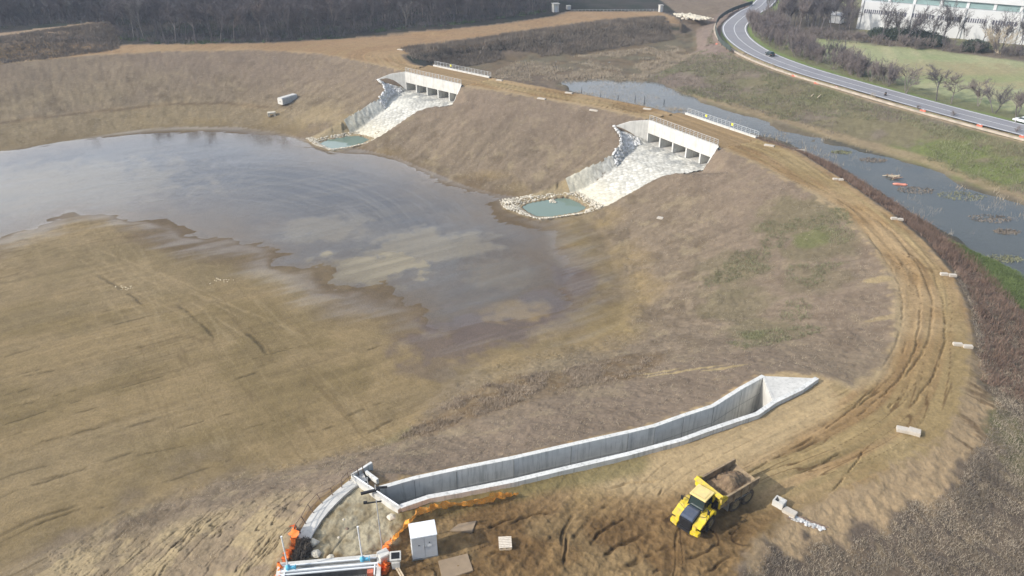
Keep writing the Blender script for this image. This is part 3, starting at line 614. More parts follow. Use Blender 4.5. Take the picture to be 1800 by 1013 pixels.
cps = sst(4, -4, sdist(X, Y, PL([(1325, 40), (1350, 60), (1520, 66), (1500, 10), (1330, 0)], 0))); eastc = mixc(eastc, A(104, 94, 84), cps * .9)
hg = pdist(X, Y, PL([(1322, 50), (1345, 76), (1390, 96), (1480, 125), (1565, 150), (1700, 186), (1810, 214)], 0))[0]; eastc = mixc(eastc, A(108, 108, 78), sst(8, 4, hg + (mid - .5) * 4) * .85)
rgb[east] = eastc[east]
dR, uR, _ = pdist(X, Y, ROADL)
insideR = sdist(X, Y, BANKTOP + [(600, 900, 0), (100, 900, 0)])
rgb = mixc(rgb, A(120, 136, 78), sst(13.5, 11.5, dR + (mid - .5) * 3) * (east) * .8)
rgb = mixc(rgb, A(176, 156, 128), sst(4.6, 3.2, dR + (fin - .5)) * (~east | (dR < 1)) * (np.abs(GZ) < 1.4) * (Y > 100) * (X > 60) * sst(300, 260, Y) * .9)
mb = sdist(X, Y, MOUND_F + MOUND_B[::-1]) < 1
top = sst(2.6, 3.4, GZ)
rgb = np.where(mb[:, None], mixc(np.tile(A(108, 94, 82), (X.size, 1)), A(158, 136, 110), top), rgb)
# the sandy track
tc = np.tile(A(172, 146, 108), (X.size, 1))
tc = mixc(tc, A(152, 124, 86), sst(.38, .62, fbm(X * .09, Y * .09, 195, 3)))
tc = mixc(tc, A(160, 142, 100), sst(.45, .7, fbm(D['uO'] * .02, D['dO'] * .5, 197, 3)) * .6)
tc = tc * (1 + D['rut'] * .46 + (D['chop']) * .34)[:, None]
rl = fbm(D['uO'] * .05, (D['dO'] + (fbm(D['uO'] * .03, D['dO'] * .05, 61, 2) - .5) * 4) * 1.1, 199, 2)
width_mid = sst(.4, 2.0, D['dN']) * sst(.5, 2, D['dO'])
tc = mixc(tc, A(106, 82, 54), sst(.020, .004, np.abs(rl - .5)) * sst(.42, .6, fbm(X * .07, Y * .07, 201, 2)) * width_mid * .8 * (1 - D['platform']))
pl = D['platform'][:, None]
tcp = mixc(np.tile(A(160, 130, 90), (X.size, 1)), A(120, 92, 60), sst(.42, .66, fbm(X * .22, Y * .22, 203, 4)) * .6); tcp = mixc(tcp, A(182, 158, 118), sst(.56, .75, fbm(X * .16, Y * .16, 205, 3)) * .4)
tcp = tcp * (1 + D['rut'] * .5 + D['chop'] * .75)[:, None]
ang = X * .80 + Y * .60; acr = (-X * .60 + Y * .80) + (fbm(X * .07, Y * .07, 71, 2) - .5) * 9
tcp = mixc(tcp, A(72, 52, 34), sst(.016, .003, np.abs(fbm(ang * .10, acr * .7, 207, 2) - .5)) * sst(.5, .62, fbm(X * .2, Y * .2, 209, 2)) * .85)
# tyre lug prints
lug = (np.sin(ang * 9.5) > .2) * sst(.45, .5, fbm(acr * .45, ang * .02, 211, 1)) * sst(.52, .48, fbm(acr * .45 + .12, ang * .02, 211, 1)) * sst(.5, .6, fbm(X * .1, Y * .1, 213, 2))
tcp = tcp * (1 - .22 * lug)[:, None]
tcp = tcp * np.array([.84, .84, .82], np.float32)
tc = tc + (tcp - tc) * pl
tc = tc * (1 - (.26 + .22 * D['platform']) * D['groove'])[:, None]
sand = sst(2.2, .3, D['dN'] + (mid - .5) * 2) * .7; tc = mixc(tc, A(178, 158, 124), sand)
# sandy strip beside the concrete channel and dusty yard behind the curved walk
strip = pdist(X, Y, FLUME_N[1:8])[0]; tc = mixc(tc, A(190, 166, 126), sst(6.5, 3.8, strip + (mid - .5) * 3) * .85)
strip2 = pdist(X, Y, FLUME_N[7:])[0]; tc = mixc(tc, A(136, 124, 84), sst(3.0, 1.2, strip2 + (mid - .5) * 2) * .8)
yard = sst(-8, -12, X) * sst(46, 48, Y); YD = PL([(640, 840), (704, 892), (690, 950), (660, 972), (500, 985), (540, 930), (590, 870)], 0)
ysd = sst(.8, -.8, sdist(X, Y, YD) + (fin - .5) * 2); tc = mixc(tc, mixc(np.tile(A(198, 186, 156), (X.size, 1)), A(150, 134, 102), sst(.42, .62, mid * .6 + fin * .4)), ysd * .95)
tc = mixc(tc, A(166, 136, 104), sst(220, 300, Y) * .7)
tc = tc * np.array([.83, .83, .835], np.float32) * (1.10 - .20 * D['platform'])[:, None]
onT = sst(.7, -.7, D['trk'] + (fin - .5) * 2.2)
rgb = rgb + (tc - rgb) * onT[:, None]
rgb = mixc(rgb, A(170, 152, 118), D['ring'] * .9)
rgb = np.clip(rgb, .01, .9)
wetn = sst(11, -1, lagn + (fbm(D['q'] * .05, D['p'] * .5, 149, 3) - .5) * 16) * (D['basin_sd'] < -1) * (GZ < ZB + .6) * sst(-3, 1, D['lag']); wetn = np.maximum(wetn, np.clip(purple, 0, 1) * .7 * (D['basin_sd'] < 0)).astype(np.float32)

def ground_mat():
    m = bpy.data.materials.new('ground'); m.use_nodes = True; n = m.node_tree.nodes; l = m.node_tree.links; b = n['Principled BSDF']
    b.inputs['Roughness'].default_value = .95; b.inputs['Specular IOR Level'].default_value = .15
    at = n.new('ShaderNodeAttribute'); at.attribute_name = 'soil'
    aw = n.new('ShaderNodeAttribute'); aw.attribute_name = 'wetness'
    rr_ = n.new('ShaderNodeMapRange'); rr_.inputs[3].default_value = .95; rr_.inputs[4].default_value = .28; l.new(aw.outputs['Fac'], rr_.inputs[0]); l.new(rr_.outputs[0], b.inputs['Roughness'])
    rs_ = n.new('ShaderNodeMapRange'); rs_.inputs[3].default_value = .12; rs_.inputs[4].default_value = .38; l.new(aw.outputs['Fac'], rs_.inputs[0]); l.new(rs_.outputs[0], b.inputs['Specular IOR Level'])
    g = n.new('ShaderNodeNewGeometry')
    t = n.new('ShaderNodeTexNoise'); t.inputs['Scale'].default_value = 2.6; t.inputs['Detail'].default_value = 5; t.inputs['Roughness'].default_value = .7
    l.new(g.outputs['Position'], t.inputs[0])
    r = n.new('ShaderNodeMapRange'); r.inputs[1].default_value = .3; r.inputs[2].default_value = .7; r.inputs[3].default_value = .84; r.inputs[4].default_value = 1.16
    l.new(t.outputs[0], r.inputs[0])
    mx = n.new('ShaderNodeMix'); mx.data_type = 'RGBA'; mx.blend_type = 'MULTIPLY'; mx.inputs[0].default_value = 1
    l.new(at.outputs['Color'], mx.inputs[6]); l.new(r.outputs[0], mx.inputs[7]); l.new(mx.outputs[2], b.inputs['Base Color'])
    tb = n.new('ShaderNodeTexNoise'); tb.inputs['Scale'].default_value = .6; tb.inputs['Detail'].default_value = 8; tb.inputs['Roughness'].default_value = .8
    l.new(g.outputs['Position'], tb.inputs[0])
    rb = n.new('ShaderNodeMapRange'); rb.inputs[1].default_value = .35; rb.inputs[2].default_value = .65; rb.inputs[3].default_value = .86; rb.inputs[4].default_value = 1.14; l.new(tb.outputs[0], rb.inputs[0])
    mb2 = n.new('ShaderNodeMix'); mb2.data_type = 'RGBA'; mb2.blend_type = 'MULTIPLY'; mb2.inputs[0].default_value = 1; l.new(mx.outputs[2], mb2.inputs[6]); l.new(rb.outputs[0], mb2.inputs[7]); l.new(mb2.outputs[2], b.inputs['Base Color'])
    bp = n.new('ShaderNodeBump'); bp.inputs['Strength'].default_value = .8; bp.inputs['Distance'].default_value = .14
    l.new(t.outputs[0], bp.inputs['Height']); l.new(bp.outputs[0], b.inputs['Normal'])
    return m
M['ground'] = ground_mat()
# split the sheet by what the ground is
zone = np.full(GX.size, 0)
names = ['grass_slope', 'basin_floor', 'dirt_track', 'river_bed', 'river_bank', 'meadow', 'woodland_floor', 'brush_slope']
zone[outer > .5] = 7; zone[D['low'] > .5] = 3; zone[bank > .5] = 4; zone[east] = 5; zone[northW] = 6
zone[(D['inb'] > .5) & (GZ < ZB + 1.5)] = 1; zone[onT > .5] = 2
i0 = (np.arange(nr - 1)[:, None] * na + np.arange(na - 1)[None, :]).ravel()
Q = np.stack([i0, i0 + 1, i0 + na + 1, i0 + na], 1)[:, ::-1]
wrap = np.arange(nr - 1) * na; Qw = np.stack([wrap + na - 1, wrap, wrap + na, wrap + 2 * na - 1], 1)[:, ::-1]
Q = np.vstack([Q, Qw])
V = np.stack([GX, GY, GZ], 1)
# one set of normals over the whole sheet so that the split leaves no seams
fn = np.cross(V[Q[:, 2]] - V[Q[:, 0]], V[Q[:, 3]] - V[Q[:, 1]]); vnm = np.zeros_like(V)
for k in range(4):
    for c in range(3): vnm[:, c] += np.bincount(Q[:, k], weights=fn[:, c], minlength=len(V))
vnm /= np.linalg.norm(vnm, axis=1)[:, None] + 1e-9
if vnm[:, 2].mean() < 0: vnm = -vnm; Q = Q[:, ::-1]
fz = zone[Q[:, 0]]
for zi, nm in enumerate(names):
    q = Q[fz == zi]
    if len(q) == 0: continue
    used, inv = np.unique(q, return_inverse=True)
    o = npmesh(nm, V[used], inv.reshape(q.shape), 'ground', True, {'soil': rgb[used], 'wetness': wetn[used]})
    o.data.normals_split_custom_set_from_vertices(vnm[used].tolist())
    tag(o, kind='structure')

# ------------------------------------------------------------------ WATER
def water_mat(name, tint, clear, ior=1.33, bump=.004, scale=1.2, rough=.03, stretch=(1, 1, 1)):
    m = bpy.data.materials.new(name); m.use_nodes = True; n = m.node_tree.nodes; l = m.node_tree.links
    for x in list(n):
        if x.type == 'BSDF_PRINCIPLED': n.remove(x)
    out = [x for x in n if x.type == 'OUTPUT_MATERIAL'][0]
    g = n.new('ShaderNodeNewGeometry'); mp = n.new('ShaderNodeMapping'); mp.inputs['Scale'].default_value = stretch; l.new(g.outputs['Position'], mp.inputs[0])
    t = n.new('ShaderNodeTexNoise'); t.inputs['Scale'].default_value = scale; t.inputs['Detail'].default_value = 4; l.new(mp.outputs[0], t.inputs[0])
    bp = n.new('ShaderNodeBump'); bp.inputs['Distance'].default_value = bump; l.new(t.outputs[0], bp.inputs['Height'])
    # mirror share of the surface from the viewing angle (Schlick), the same seen from above and from below
    f0 = ((ior - 1) / (ior + 1)) ** 2
    dt = n.new('ShaderNodeVectorMath'); dt.operation = 'DOT_PRODUCT'; l.new(bp.outputs[0], dt.inputs[0]); l.new(g.outputs['Incoming'], dt.inputs[1])
    ab = n.new('ShaderNodeMath'); ab.operation = 'ABSOLUTE'; l.new(dt.outputs['Value'], ab.inputs[0])
    su = n.new('ShaderNodeMath'); su.operation = 'SUBTRACT'; su.use_clamp = True; su.inputs[0].default_value = 1; l.new(ab.outputs[0], su.inputs[1])
    pw = n.new('ShaderNodeMath'); pw.operation = 'POWER'; pw.inputs[1].default_value = 5; l.new(su.outputs[0], pw.inputs[0])
    fr = n.new('ShaderNodeMath'); fr.operation = 'MULTIPLY_ADD'; fr.inputs[1].default_value = 1 - f0; fr.inputs[2].default_value = f0; l.new(pw.outputs[0], fr.inputs[0])
    gl = n.new('ShaderNodeBsdfGlossy'); gl.inputs['Roughness'].default_value = rough; l.new(bp.outputs[0], gl.inputs['Normal'])
    tr = n.new('ShaderNodeBsdfTransparent'); df = n.new('ShaderNodeBsdfDiffuse'); df.inputs[0].default_value = (*tint, 1)
    mx = n.new('ShaderNodeMixShader'); mx.inputs[0].default_value = clear; l.new(df.outputs[0], mx.inputs[1]); l.new(tr.outputs[0], mx.inputs[2])
    m2 = n.new('ShaderNodeMixShader'); l.new(fr.outputs[0], m2.inputs[0]); l.new(mx.outputs[0], m2.inputs[1]); l.new(gl.outputs[0], m2.inputs[2])
    l.new(m2.outputs[0], out.inputs[0]); return m
M['water'] = water_mat('shallow_basin_water', (.17, .17, .18), .84, 1.42, .006, .9, .06, (.6, 1.4, 1))
M['river'] = water_mat('river_water', (.17, .175, .155), .62, 1.40, .02, .8, .08)
M['poolw'] = water_mat('murky_pool_water', (.17, .235, .19), .15, 1.33, .003, 1.0, .03)
def sheet(name, poly, z, m):
    mb = MB(); mb.add([(p[0], p[1], z) for p in poly], [tuple(range(len(poly)))]); o = mb.build(name, m, recalc=False)
    me = o.data
    if me.polygons[0].normal.z < 0: me.flip_normals()
    return tag(o, kind='structure')
bas = [p for p in TOE[2:-2]]
def silty(name):
    m = water_mat(name, (.3, .3, .3), .5, 1.40, .006, .9, .07, (.6, 1.4, 1)); n = m.node_tree.nodes; l = m.node_tree.links
    df = [x for x in n if x.type == 'BSDF_DIFFUSE'][0]; mx = [x for x in n if x.type == 'MIX_SHADER' and any(k.from_node.type == 'BSDF_TRANSPARENT' for k in x.inputs[2].links)][0]
    a1 = n.new('ShaderNodeAttribute'); a1.attribute_name = 'soil'; l.new(a1.outputs['Color'], df.inputs[0])
    a2 = n.new('ShaderNodeAttribute'); a2.attribute_name = 'clearness'; l.new(a2.outputs['Fac'], mx.inputs[0]); return m
stk = fbm(D['q'] * .03, D['p'] * .5, 157, 4); cloudy = fbm(X * .03, Y * .03, 159, 4)
film = .05 + .62 * silt * (.4 + .9 * stk) + .12 * sst(.48, .60, arcs) * arcm * sst(P(0, 420, ZB)[1], P(0, 360, ZB)[1], Y) + .09 * sst(.45, .7, stk) * sst(.4, .6, cloudy) + .12 * sst(.45, .65, cloudy)
film = np.clip(film * sst(2, -10, D['lag']), 0, .92)
wcol = mixc(np.tile(A(150, 150, 150), (X.size, 1)), A(160, 148, 122), np.clip(silt * 1.3, 0, 1))
wv = (D['basin_sd'] < 3) & (D['lag'] < 6); qk = Q[wv[Q].all(1)]; used, inv = np.unique(qk, return_inverse=True)
bw = npmesh('basin_water', np.stack([GX[used], GY[used], np.full(len(used), ZB - .03)], 1), inv.reshape(qk.shape), silty('silty_basin_water'), True, {'soil': wcol[used], 'clearness': (1 - film[used]).astype(np.float32)}); tag(bw, kind='structure')
sheet('river_water', [(20, 345, 0), (60, 300, 0)] + [(70, 280, 0), (95, 245, 0)] + [(p[0] + 9, p[1] + 7, 0) for p in BANKTOE[5:]] + [(150, -50, 0)] + [(p[0], p[1], 0) for p in TO[:20]][::-1], ZW + .02, 'river')
for c in CUL: sheet('pool_water', c['pool'], ZB + .05, 'poolw')

# ------------------------------------------------------------------ ROAD
def ribbon(name, line, o0, o1, z, m, dash=None):
    a = offset(line, o0); b = offset(line, o1); mb = MB(); L = 0; fs = []
    vs = [(p[0], p[1], z) for p in a] + [(p[0], p[1], z) for p in b]; n = len(line)
    for i in range(n - 1):
        if dash and i % dash[0] >= dash[1]: continue
        fs.append((i, i + 1, n + i + 1, n + i))
    mb.add(vs, fs); o = mb.build(name, m, recalc=False)
    if o.data.polygons[0].normal.z < 0: o.data.flip_normals()
    return tag(o, kind='structure')
side = 1 if offset(ROADL, 1)[20][0] > ROADL[20][0] else -1
ribbon('asphalt_road', ROADL, -side * .3, side * 9.7, .16, 'asphalt')
for o_ in (.25, 4.6, 8.9): ribbon('road_marking', ROADL, side * o_, side * (o_ + (.16 if o_ == 4.6 else .28)), .166, 'line')
#PART2

# ------------------------------------------------------------------ CULVERTS
def tubes_rail(parent, p0, p1, z, h=1.3, n=16, m='galv', name='railing', tags=()):
    p0 = Vector((p0[0], p0[1], z)); p1 = Vector((p1[0], p1[1], z)); mb = MB(); up = Vector((0, 0, 1))
    for k in (h, h * .68, h * .36, .12): mb.tube([p0 + up * k, p1 + up * k], .042 if k == h else .028, 5)
    r = mb.build(name, m, parent)
    for i in range(n + 1):
        q = p0.lerp(p1, i / n); mb = MB(); mb.box((q.x, q.y, z + h / 2), (.08, .08, h)); mb.build('post', m, r)
    for t in tags:
        q = p0.lerp(p1, t); mb = MB(); mb.box((q.x, q.y - .06, z + h * .7), (.55, .05, .55), math.atan2(p1.y - p0.y, p1.x - p0.x)); mb.build('marker_plate', 'yel_tag', r)
    return r
def make_culvert(i, c):
    lab = ['nearer white concrete culvert with five square openings, above the wider stone spillway',
           'farther white concrete culvert with five square openings, beside the dirt junction'][i]
    # local frame: +x along the facade, +y towards the basin
    root = empty('box_culvert', (c['a'][0], c['a'][1], 0), math.atan2(c['d'][1], c['d'][0]), lab, 'culvert', 'box culverts through the embankment')
    c['root'] = root; L = c['L']; B = -1  # basin side is local -y
    top, inv, sof = .30, c['inv'], -2.95
    mb = MB(); mb.box((L / 2, 0, (top + sof) / 2), (L, .5, top - sof)); mb.build('headwall', 'conc_light', root, .03)
    n = 5; w = .42; cell = (L - w) / n
    for k in range(n + 1):
        mb = MB(); mb.box((w / 2 + k * cell, 5.75, (sof + inv) / 2), (w, 12.0, sof - inv)); mb.build('pier', 'conc', root)
    mb = MB(); mb.box((L / 2, 6.3, -.42), (L + 3.4, 12.0, .40)); mb.box((L / 2, 6.3, sof + .15), (L, 12.0, .296)); mb.build('deck_slab', 'conc', root)
    mb = MB(); mb.box((L / 2, 5.0, inv - .2), (L, 14.5, .4)); mb.build('floor_slab', 'conc_light', root)
    mb = MB(); mb.box((L / 2, 12.5, -.1), (L, .5, 1.0)); mb.box((L / 2, 12.5, (sof - .3) / 2 - .3), (L, .44, 2.3)); mb.build('rear_kerb', 'conc_light', root)
    tubes_rail(root, (.1, .05), (L - .1, .05), top, 1.3, 18)
    tubes_rail(root, (.6, 12.5), (L + .6, 12.5), .4, 1.3, 18, tags=(.28, .65) if i == 0 else (.3,))
    # wing wall, splayed, top falling away
    m2 = MB(); e = (-7.4, -7.2) if i == 0 else (-8.0, -6.6); t = .45
    def wing(x0, y0, x1, y1, z0, zm, z1, zb):
        dx, dy = x1 - x0, y1 - y0; l = math.hypot(dx, dy); nx, ny = -dy / l * t / 2, dx / l * t / 2
        pts = [(0, z0), (.45, zm), (1, z1)]
        vs = []
        for f, z in pts:
            for s in (1, -1):
                vs.append((x0 + dx * f + nx * s, y0 + dy * f + ny * s, z)); vs.append((x0 + dx * f + nx * s, y0 + dy * f + ny * s, zb))
        f_ = []
        for k in range(2):
            a = k * 4; b = a + 4
            f_ += [(a, b, b + 1, a + 1), (a + 2, a + 3, b + 3, b + 2), (a, a + 2, b + 2, b)]
        f_ += [(0, 1, 3, 2), (8, 10, 11, 9)]
        m2.add(vs, f_)
    wing(0, -.1, e[0], e[1], top, top - .7, -2.6, -6.3)
    m2.build('wing_wall', 'conc_light', root)
    m2 = MB(); wing(L, -.1, L + 1.2, -5.0, top, -2.1, -4.9, -6.6); m2.build('wing_wall', 'conc_light', root)
    # dirt running over the deck
    nx_, ny_ = 60, 26; gx = np.linspace(-2.0, L + 2.0, nx_); gy = np.linspace(.26, 12.24, ny_); A_, B_ = np.meshgrid(gx, gy)
    hx = (fbm(A_.ravel() * .03 + i * 9, B_.ravel() * 1.5, 63, 3) - .5)
    V_ = np.stack([A_.ravel(), B_.ravel(), -.05 + hx * .25], 1)
    ids = np.arange(nx_ * ny_).reshape(ny_, nx_); Q_ = np.stack([ids[:-1, :-1].ravel(), ids[:-1, 1:].ravel(), ids[1:, 1:].ravel(), ids[1:, :-1].ravel()], 1)
    cc = np.tile(A(150, 126, 92), (len(V_), 1)) * (1 + hx * .6)[:, None]
    dd = npmesh('dirt_surface', V_, Q_, 'ground', True, {'soil': cc}); dd.parent = root
for i, c in enumerate(CUL): make_culvert(i, c)

# ------------------------------------------------------------------ STONE SPILLWAYS AND POOL RIMS
def stones(X, Y, sc, seed):
    """cellular stone relief: height 0..1 and a tone per stone"""
    x = X / sc; y = Y / sc; xi = np.floor(x); yi = np.floor(y); d1 = np.full(X.shape, 9.); d2 = d1.copy(); tone = np.zeros(X.shape)
    for ox in (-1, 0, 1):
        for oy in (-1, 0, 1):
            a = (xi + ox).astype(np.int64); b = (yi + oy).astype(np.int64)
            px = a + .15 + .7 * hsh(a, b, seed); py = b + .15 + .7 * hsh(a, b, seed + 1)
            d = np.hypot(px - x, py - y); m = d < d1
            d2 = np.where(m, d1, np.minimum(d2, d)); tone = np.where(m, hsh(a, b, seed + 2), tone); d1 = np.where(m, d, d1)
    return sst(0, .35, d2 - d1), tone
for i, c in enumerate(CUL):
    run = 27.0; ss = np.arange(.3, run + 2.5, .28); ww = np.arange(-16, c['L'] + 14, .28)
    S, W = np.meshgrid(ss, ww, indexing='ij'); S = S.ravel(); W = W.ravel()
    X_ = (c['a'][0] + c['n'][0] * S + c['d'][0] * W); Y_ = (c['a'][1] + c['n'][1] * S + c['d'][1] * W)
    tz = tin(X_.astype(np.float32), Y_.astype(np.float32)); s_, w_, out, zc, run = chan(c, X_, Y_)
    jag = (fbm(X_ * .6, Y_ * .6, 301 + i, 3) - .5)
    zz = zc + bank_rise(c, s_, w_, out, zc) + sst(0, .6, out) * (fbm(X_ * 1.6, Y_ * 1.6, 330, 3) - .5) * .45
    left = w_ < c['L'] / 2
    keep = (zz < tz + .55 + jag * .7) & (out < np.where(left, 9, .9) + jag * .8) & (s_ < run + 1.2)
    keep &= ~((s_ < 7.6 * (1) ) & (w_ < -s_ * 1.02 + .2) )
    pin = sdist(X_, Y_, c['pool']); keep &= pin > -.4
    st, tone = stones(X_, Y_, 1.15, 310 + i)
    rim = sst(0, 1.2, out) * sst(3.4, 1.4, out)
    z = np.minimum(zz, tz + .4) + .10 + st * .13 + tone * .09 + rim * .15 * left
    col = mixc(np.tile(A(226, 223, 212), (S.size, 1)), A(184, 181, 170), tone * .8); col = mixc(col, A(146, 140, 128), (1 - st) * .55)
    dz = fbm(X_ * .12, Y_ * .12, 320 + i, 3); col = mixc(col, A(226, 222, 208), sst(.45, .65, dz) * .8); col = mixc(col, A(222, 212, 184), sst(run * .6, run, S) * .6)
    col = mixc(col, A(150, 150, 146), sst(10, 3, S) * sst(.4, .6, fbm(X_ * .5, Y_ * .5, 325, 3)) * .8)
    ns, nw = len(ss), len(ww); ids = np.arange(S.size).reshape(ns, nw)
    q = np.stack([ids[:-1, :-1].ravel(), ids[:-1, 1:].ravel(), ids[1:, 1:].ravel(), ids[1:, :-1].ravel()], 1)
    q = q[keep[q].all(1)]; used, inv = np.unique(q, return_inverse=True)
    V_ = np.stack([X_, Y_, z], 1)[used]; Qv = inv.reshape(q.shape)
    nn = np.cross(V_[Qv[0, 1]] - V_[Qv[0, 0]], V_[Qv[0, 2]] - V_[Qv[0, 0]])
    if nn[2] < 0: Qv = Qv[:, ::-1]
    o = npmesh('stone_spillway', V_, Qv, 'ground', False, {'soil': col[used]})
    tag(o, ['wide pale stone spillway sloping from the nearer culvert to its pool', 'narrower grey and white stone spillway sloping from the farther culvert to its pool'][i], 'spillway', 'stone spillways below the culverts')
    # rim of rocks round the pool
    rim_ = c['ring']; inner = c['pool']; mb = MB(); rr = random.Random(5 + i)
    xs_ = [p[0] for p in rim_]; ys_ = [p[1] for p in rim_]; N_ = 9000
    rx_ = RNG.uniform(min(xs_) - .4, max(xs_) + .4, N_); ry_ = RNG.uniform(min(ys_) - .4, max(ys_) + .4, N_)
    dr = sdist(rx_, ry_, rim_); dp = sdist(rx_, ry_, inner); ok = (dr < .2) & (dp > -.15); placed = []
    for x, y, d_ in zip(rx_[ok], ry_[ok], dp[ok]):
        if any((x - q[0]) ** 2 + (y - q[1]) ** 2 < .13 for q in placed[-600:]): continue
        placed.append((x, y)); r_ = rr.uniform(.15, .36); mb.rock((x, y, ZB + .16 + min(.40, d_ * .4) + rr.random() * .05), r_, .42, rr.random())
    o = mb.build('stone_surround', 'stone_warm', recalc=False)
    tag(o, ['ring of pale rocks around the turquoise pool below the nearer spillway', 'ring of pale rocks around the small pool below the farther spillway'][i], 'stone surround', 'stone surrounds of the two pools')
for i, c in enumerate(CUL):
    mb = MB(); rr = random.Random(40 + i); n_ = 0
    while n_ < 240:
        s0 = rr.uniform(2.5, 15); w0 = rr.uniform(-7, 6.5)
        x = c['a'][0] + c['n'][0] * s0 + c['d'][0] * w0; y = c['a'][1] + c['n'][1] * s0 + c['d'][1] * w0
        s_, w_, out, zc, run = chan(c, np.array([x]), np.array([y])); zz = float(zc[0] + bank_rise(c, s_, w_, out, zc)[0]); tz = float(tin(np.array([x]), np.array([y]))[0])
        if out[0] < .2 or w0 < -s0 * .95 + .8 or zz > tz + .4: 
            if rr.random() < .02: n_ += 1
            continue
        mb.rock((x, y, zz + .2), rr.uniform(.25, .6), .7, rr.random()); n_ += 1
    tag(mb.build('rubble_bank', 'stone', recalc=False), ['bank of grey broken rock below the wing wall of the nearer culvert', 'bank of grey broken rock below the wing wall of the farther culvert'][i], 'rubble', 'rock banks beside the culverts')
mb = MB()
for k in range(14):
    x, y, _ = P(971, 352 + .3 * k % 3, ZB + .1); mb.rock((x + random.uniform(-.7, .7), y + random.uniform(-.9, .9), ZB + .1), random.uniform(.2, .4), .6)
tag(mb.build('rock_pile', 'stone_warm', recalc=False), 'small heap of stones standing in the nearer turquoise pool', 'rocks')

# ------------------------------------------------------------------ CONCRETE CHANNEL
def wall_strip(mb, line, t, z0, z1, side_=0):
    a = offset(line, t / 2 + side_); b = offset(line, -t / 2 + side_); n = len(line)
    vs = [(p[0], p[1], z1) for p in a] + [(p[0], p[1], z1) for p in b] + [(p[0], p[1], z0) for p in a] + [(p[0], p[1], z0) for p in b]
    fs = []
    for i in range(n - 1):
        fs += [(i, i + 1, n + i + 1, n + i), (i, 2 * n + i, 2 * n + i + 1, i + 1), (n + i, n + i + 1, 3 * n + i + 1, 3 * n + i), (2 * n + i, 3 * n + i, 3 * n + i + 1, 2 * n + i + 1)]
    fs += [(0, n, 3 * n, 2 * n), (n - 1, 3 * n - 1, 4 * n - 1, 2 * n - 1)]
    mb.add(vs, fs)
fl0 = FLUME_N[6]
flume = empty('concrete_channel', (fl0[0], fl0[1], -4.6), 0, 'long curved open concrete channel with deep grey walls below the dirt platform', 'channel')
def under(o, root): o.parent = root; o.matrix_parent_inverse = Matrix.Translation(-Vector(root.location)) if root.rotation_euler.z == 0 else root.matrix_basis.inverted(); return o
mb = MB(); wall_strip(mb, FLUME_N, .55, -4.8, .50); under(mb.build('side_wall', 'conc'), flume)
mb = MB(); wall_strip(mb, FLUME_F, .50, -4.8, .48); under(mb.build('side_wall', 'conc'), flume)
mb = MB(); e0, e1 = FLUME_F[0], FLUME_N[2]; wall_strip(mb, [(e0[0], e0[1], 0), (e1[0], e1[1], 0)], .3, -4.8, .45); under(mb.build('end_wall', 'conc_light'), flume)
mb = MB(); tr = [FLUME_F[0], FLUME_N[2], FLUME_N[1], FLUME_N[0]]
mb.prism([(p[0], p[1]) for p in tr], 'z', -.1, .40); under(mb.build('paved_triangle', 'conc_light'), flume)
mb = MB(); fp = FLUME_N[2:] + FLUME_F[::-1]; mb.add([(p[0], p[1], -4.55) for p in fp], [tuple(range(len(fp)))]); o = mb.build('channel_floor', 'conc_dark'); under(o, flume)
# pour joints standing a little proud on the far wall
lin_n = offset(FLUME_F, 0)
for k in range(1, len(FLUME_F) - 1):
    for f in (0,):
        a, b = FLUME_F[k], FLUME_F[min(k + 1, len(FLUME_F) - 1)]; x = a[0] + (b[0] - a[0]) * f; y = a[1] + (b[1] - a[1]) * f
        tx, ty = b[0] - a[0], b[1] - a[1]; l = math.hypot(tx, ty) or 1
        s_ = 1 if (FLUME_N[4][0] - FLUME_F[2][0]) * (-ty) + (FLUME_N[4][1] - FLUME_F[2][1]) * tx > 0 else -1
        mb = MB(); mb.box((x - ty / l * s_ * .24, y + tx / l * s_ * .24, -2.2), (.05, .05, 5.0), math.atan2(ty, tx)); under(mb.build('pour_joint', 'conc_dark'), flume)

mjt = mat('darker_joint_concrete', (.36, .36, .34), .9, var=.3, scale=1)  # slightly darker concrete for the horizontal joints
mb = MB(); wall_strip(mb, FLUME_F, .03, -1.96, -1.90, s_ * .262 if offset(FLUME_F, 1) else 0); under(mb.build('horizontal_joint', mjt), flume)
for i_ in range(2):
    mb = MB(); wall_strip(mb, [FLUME_N, FLUME_N][i_], .03, [-1.96, -4.2][i_], [-1.90, -4.1][i_], -s_ * .29); under(mb.build('horizontal_joint', mjt), flume)
# weir beam with its rail across the near end
gA = P(621, 838, .5); gB = P(703, 893, .5)
beam = empty('cross_beam', (gB[0], gB[1], 0), 0, 'pale concrete beam with pipe rail across the near end of the channel', 'beam')
mb = MB(); wall_strip(mb, [gA, gB], .55, -1.2, .45); under(mb.build('beam', 'conc_light', bevel=.02), beam)
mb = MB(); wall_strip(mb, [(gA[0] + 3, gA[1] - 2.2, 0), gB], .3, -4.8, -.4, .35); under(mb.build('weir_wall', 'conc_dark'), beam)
u = Vector(gB) - Vector(gA); mb = MB()
for h_ in (1.0,): mb.tube([Vector(gA) + u * .02 + Vector((0, 0, .2)), Vector(gA) + u * .98 + Vector((0, 0, .2))], .07, 6)
under(mb.build('pipe_rail', 'white'), beam)
for f, hh_ in ((.03, .7), (.33, 1.2), (.5, .9)):
    q = Vector(gA) + u * f; mb = MB(); mb.tube([q + Vector((0, 0, -.1)), q + Vector((0, 0, hh_))], .06, 6); under(mb.build('stub_post', 'galv'), beam)
for px, py, L_ in ((655, 860, 2.4), (636, 866, 1.6)):
    q = P(px, py, .7); 
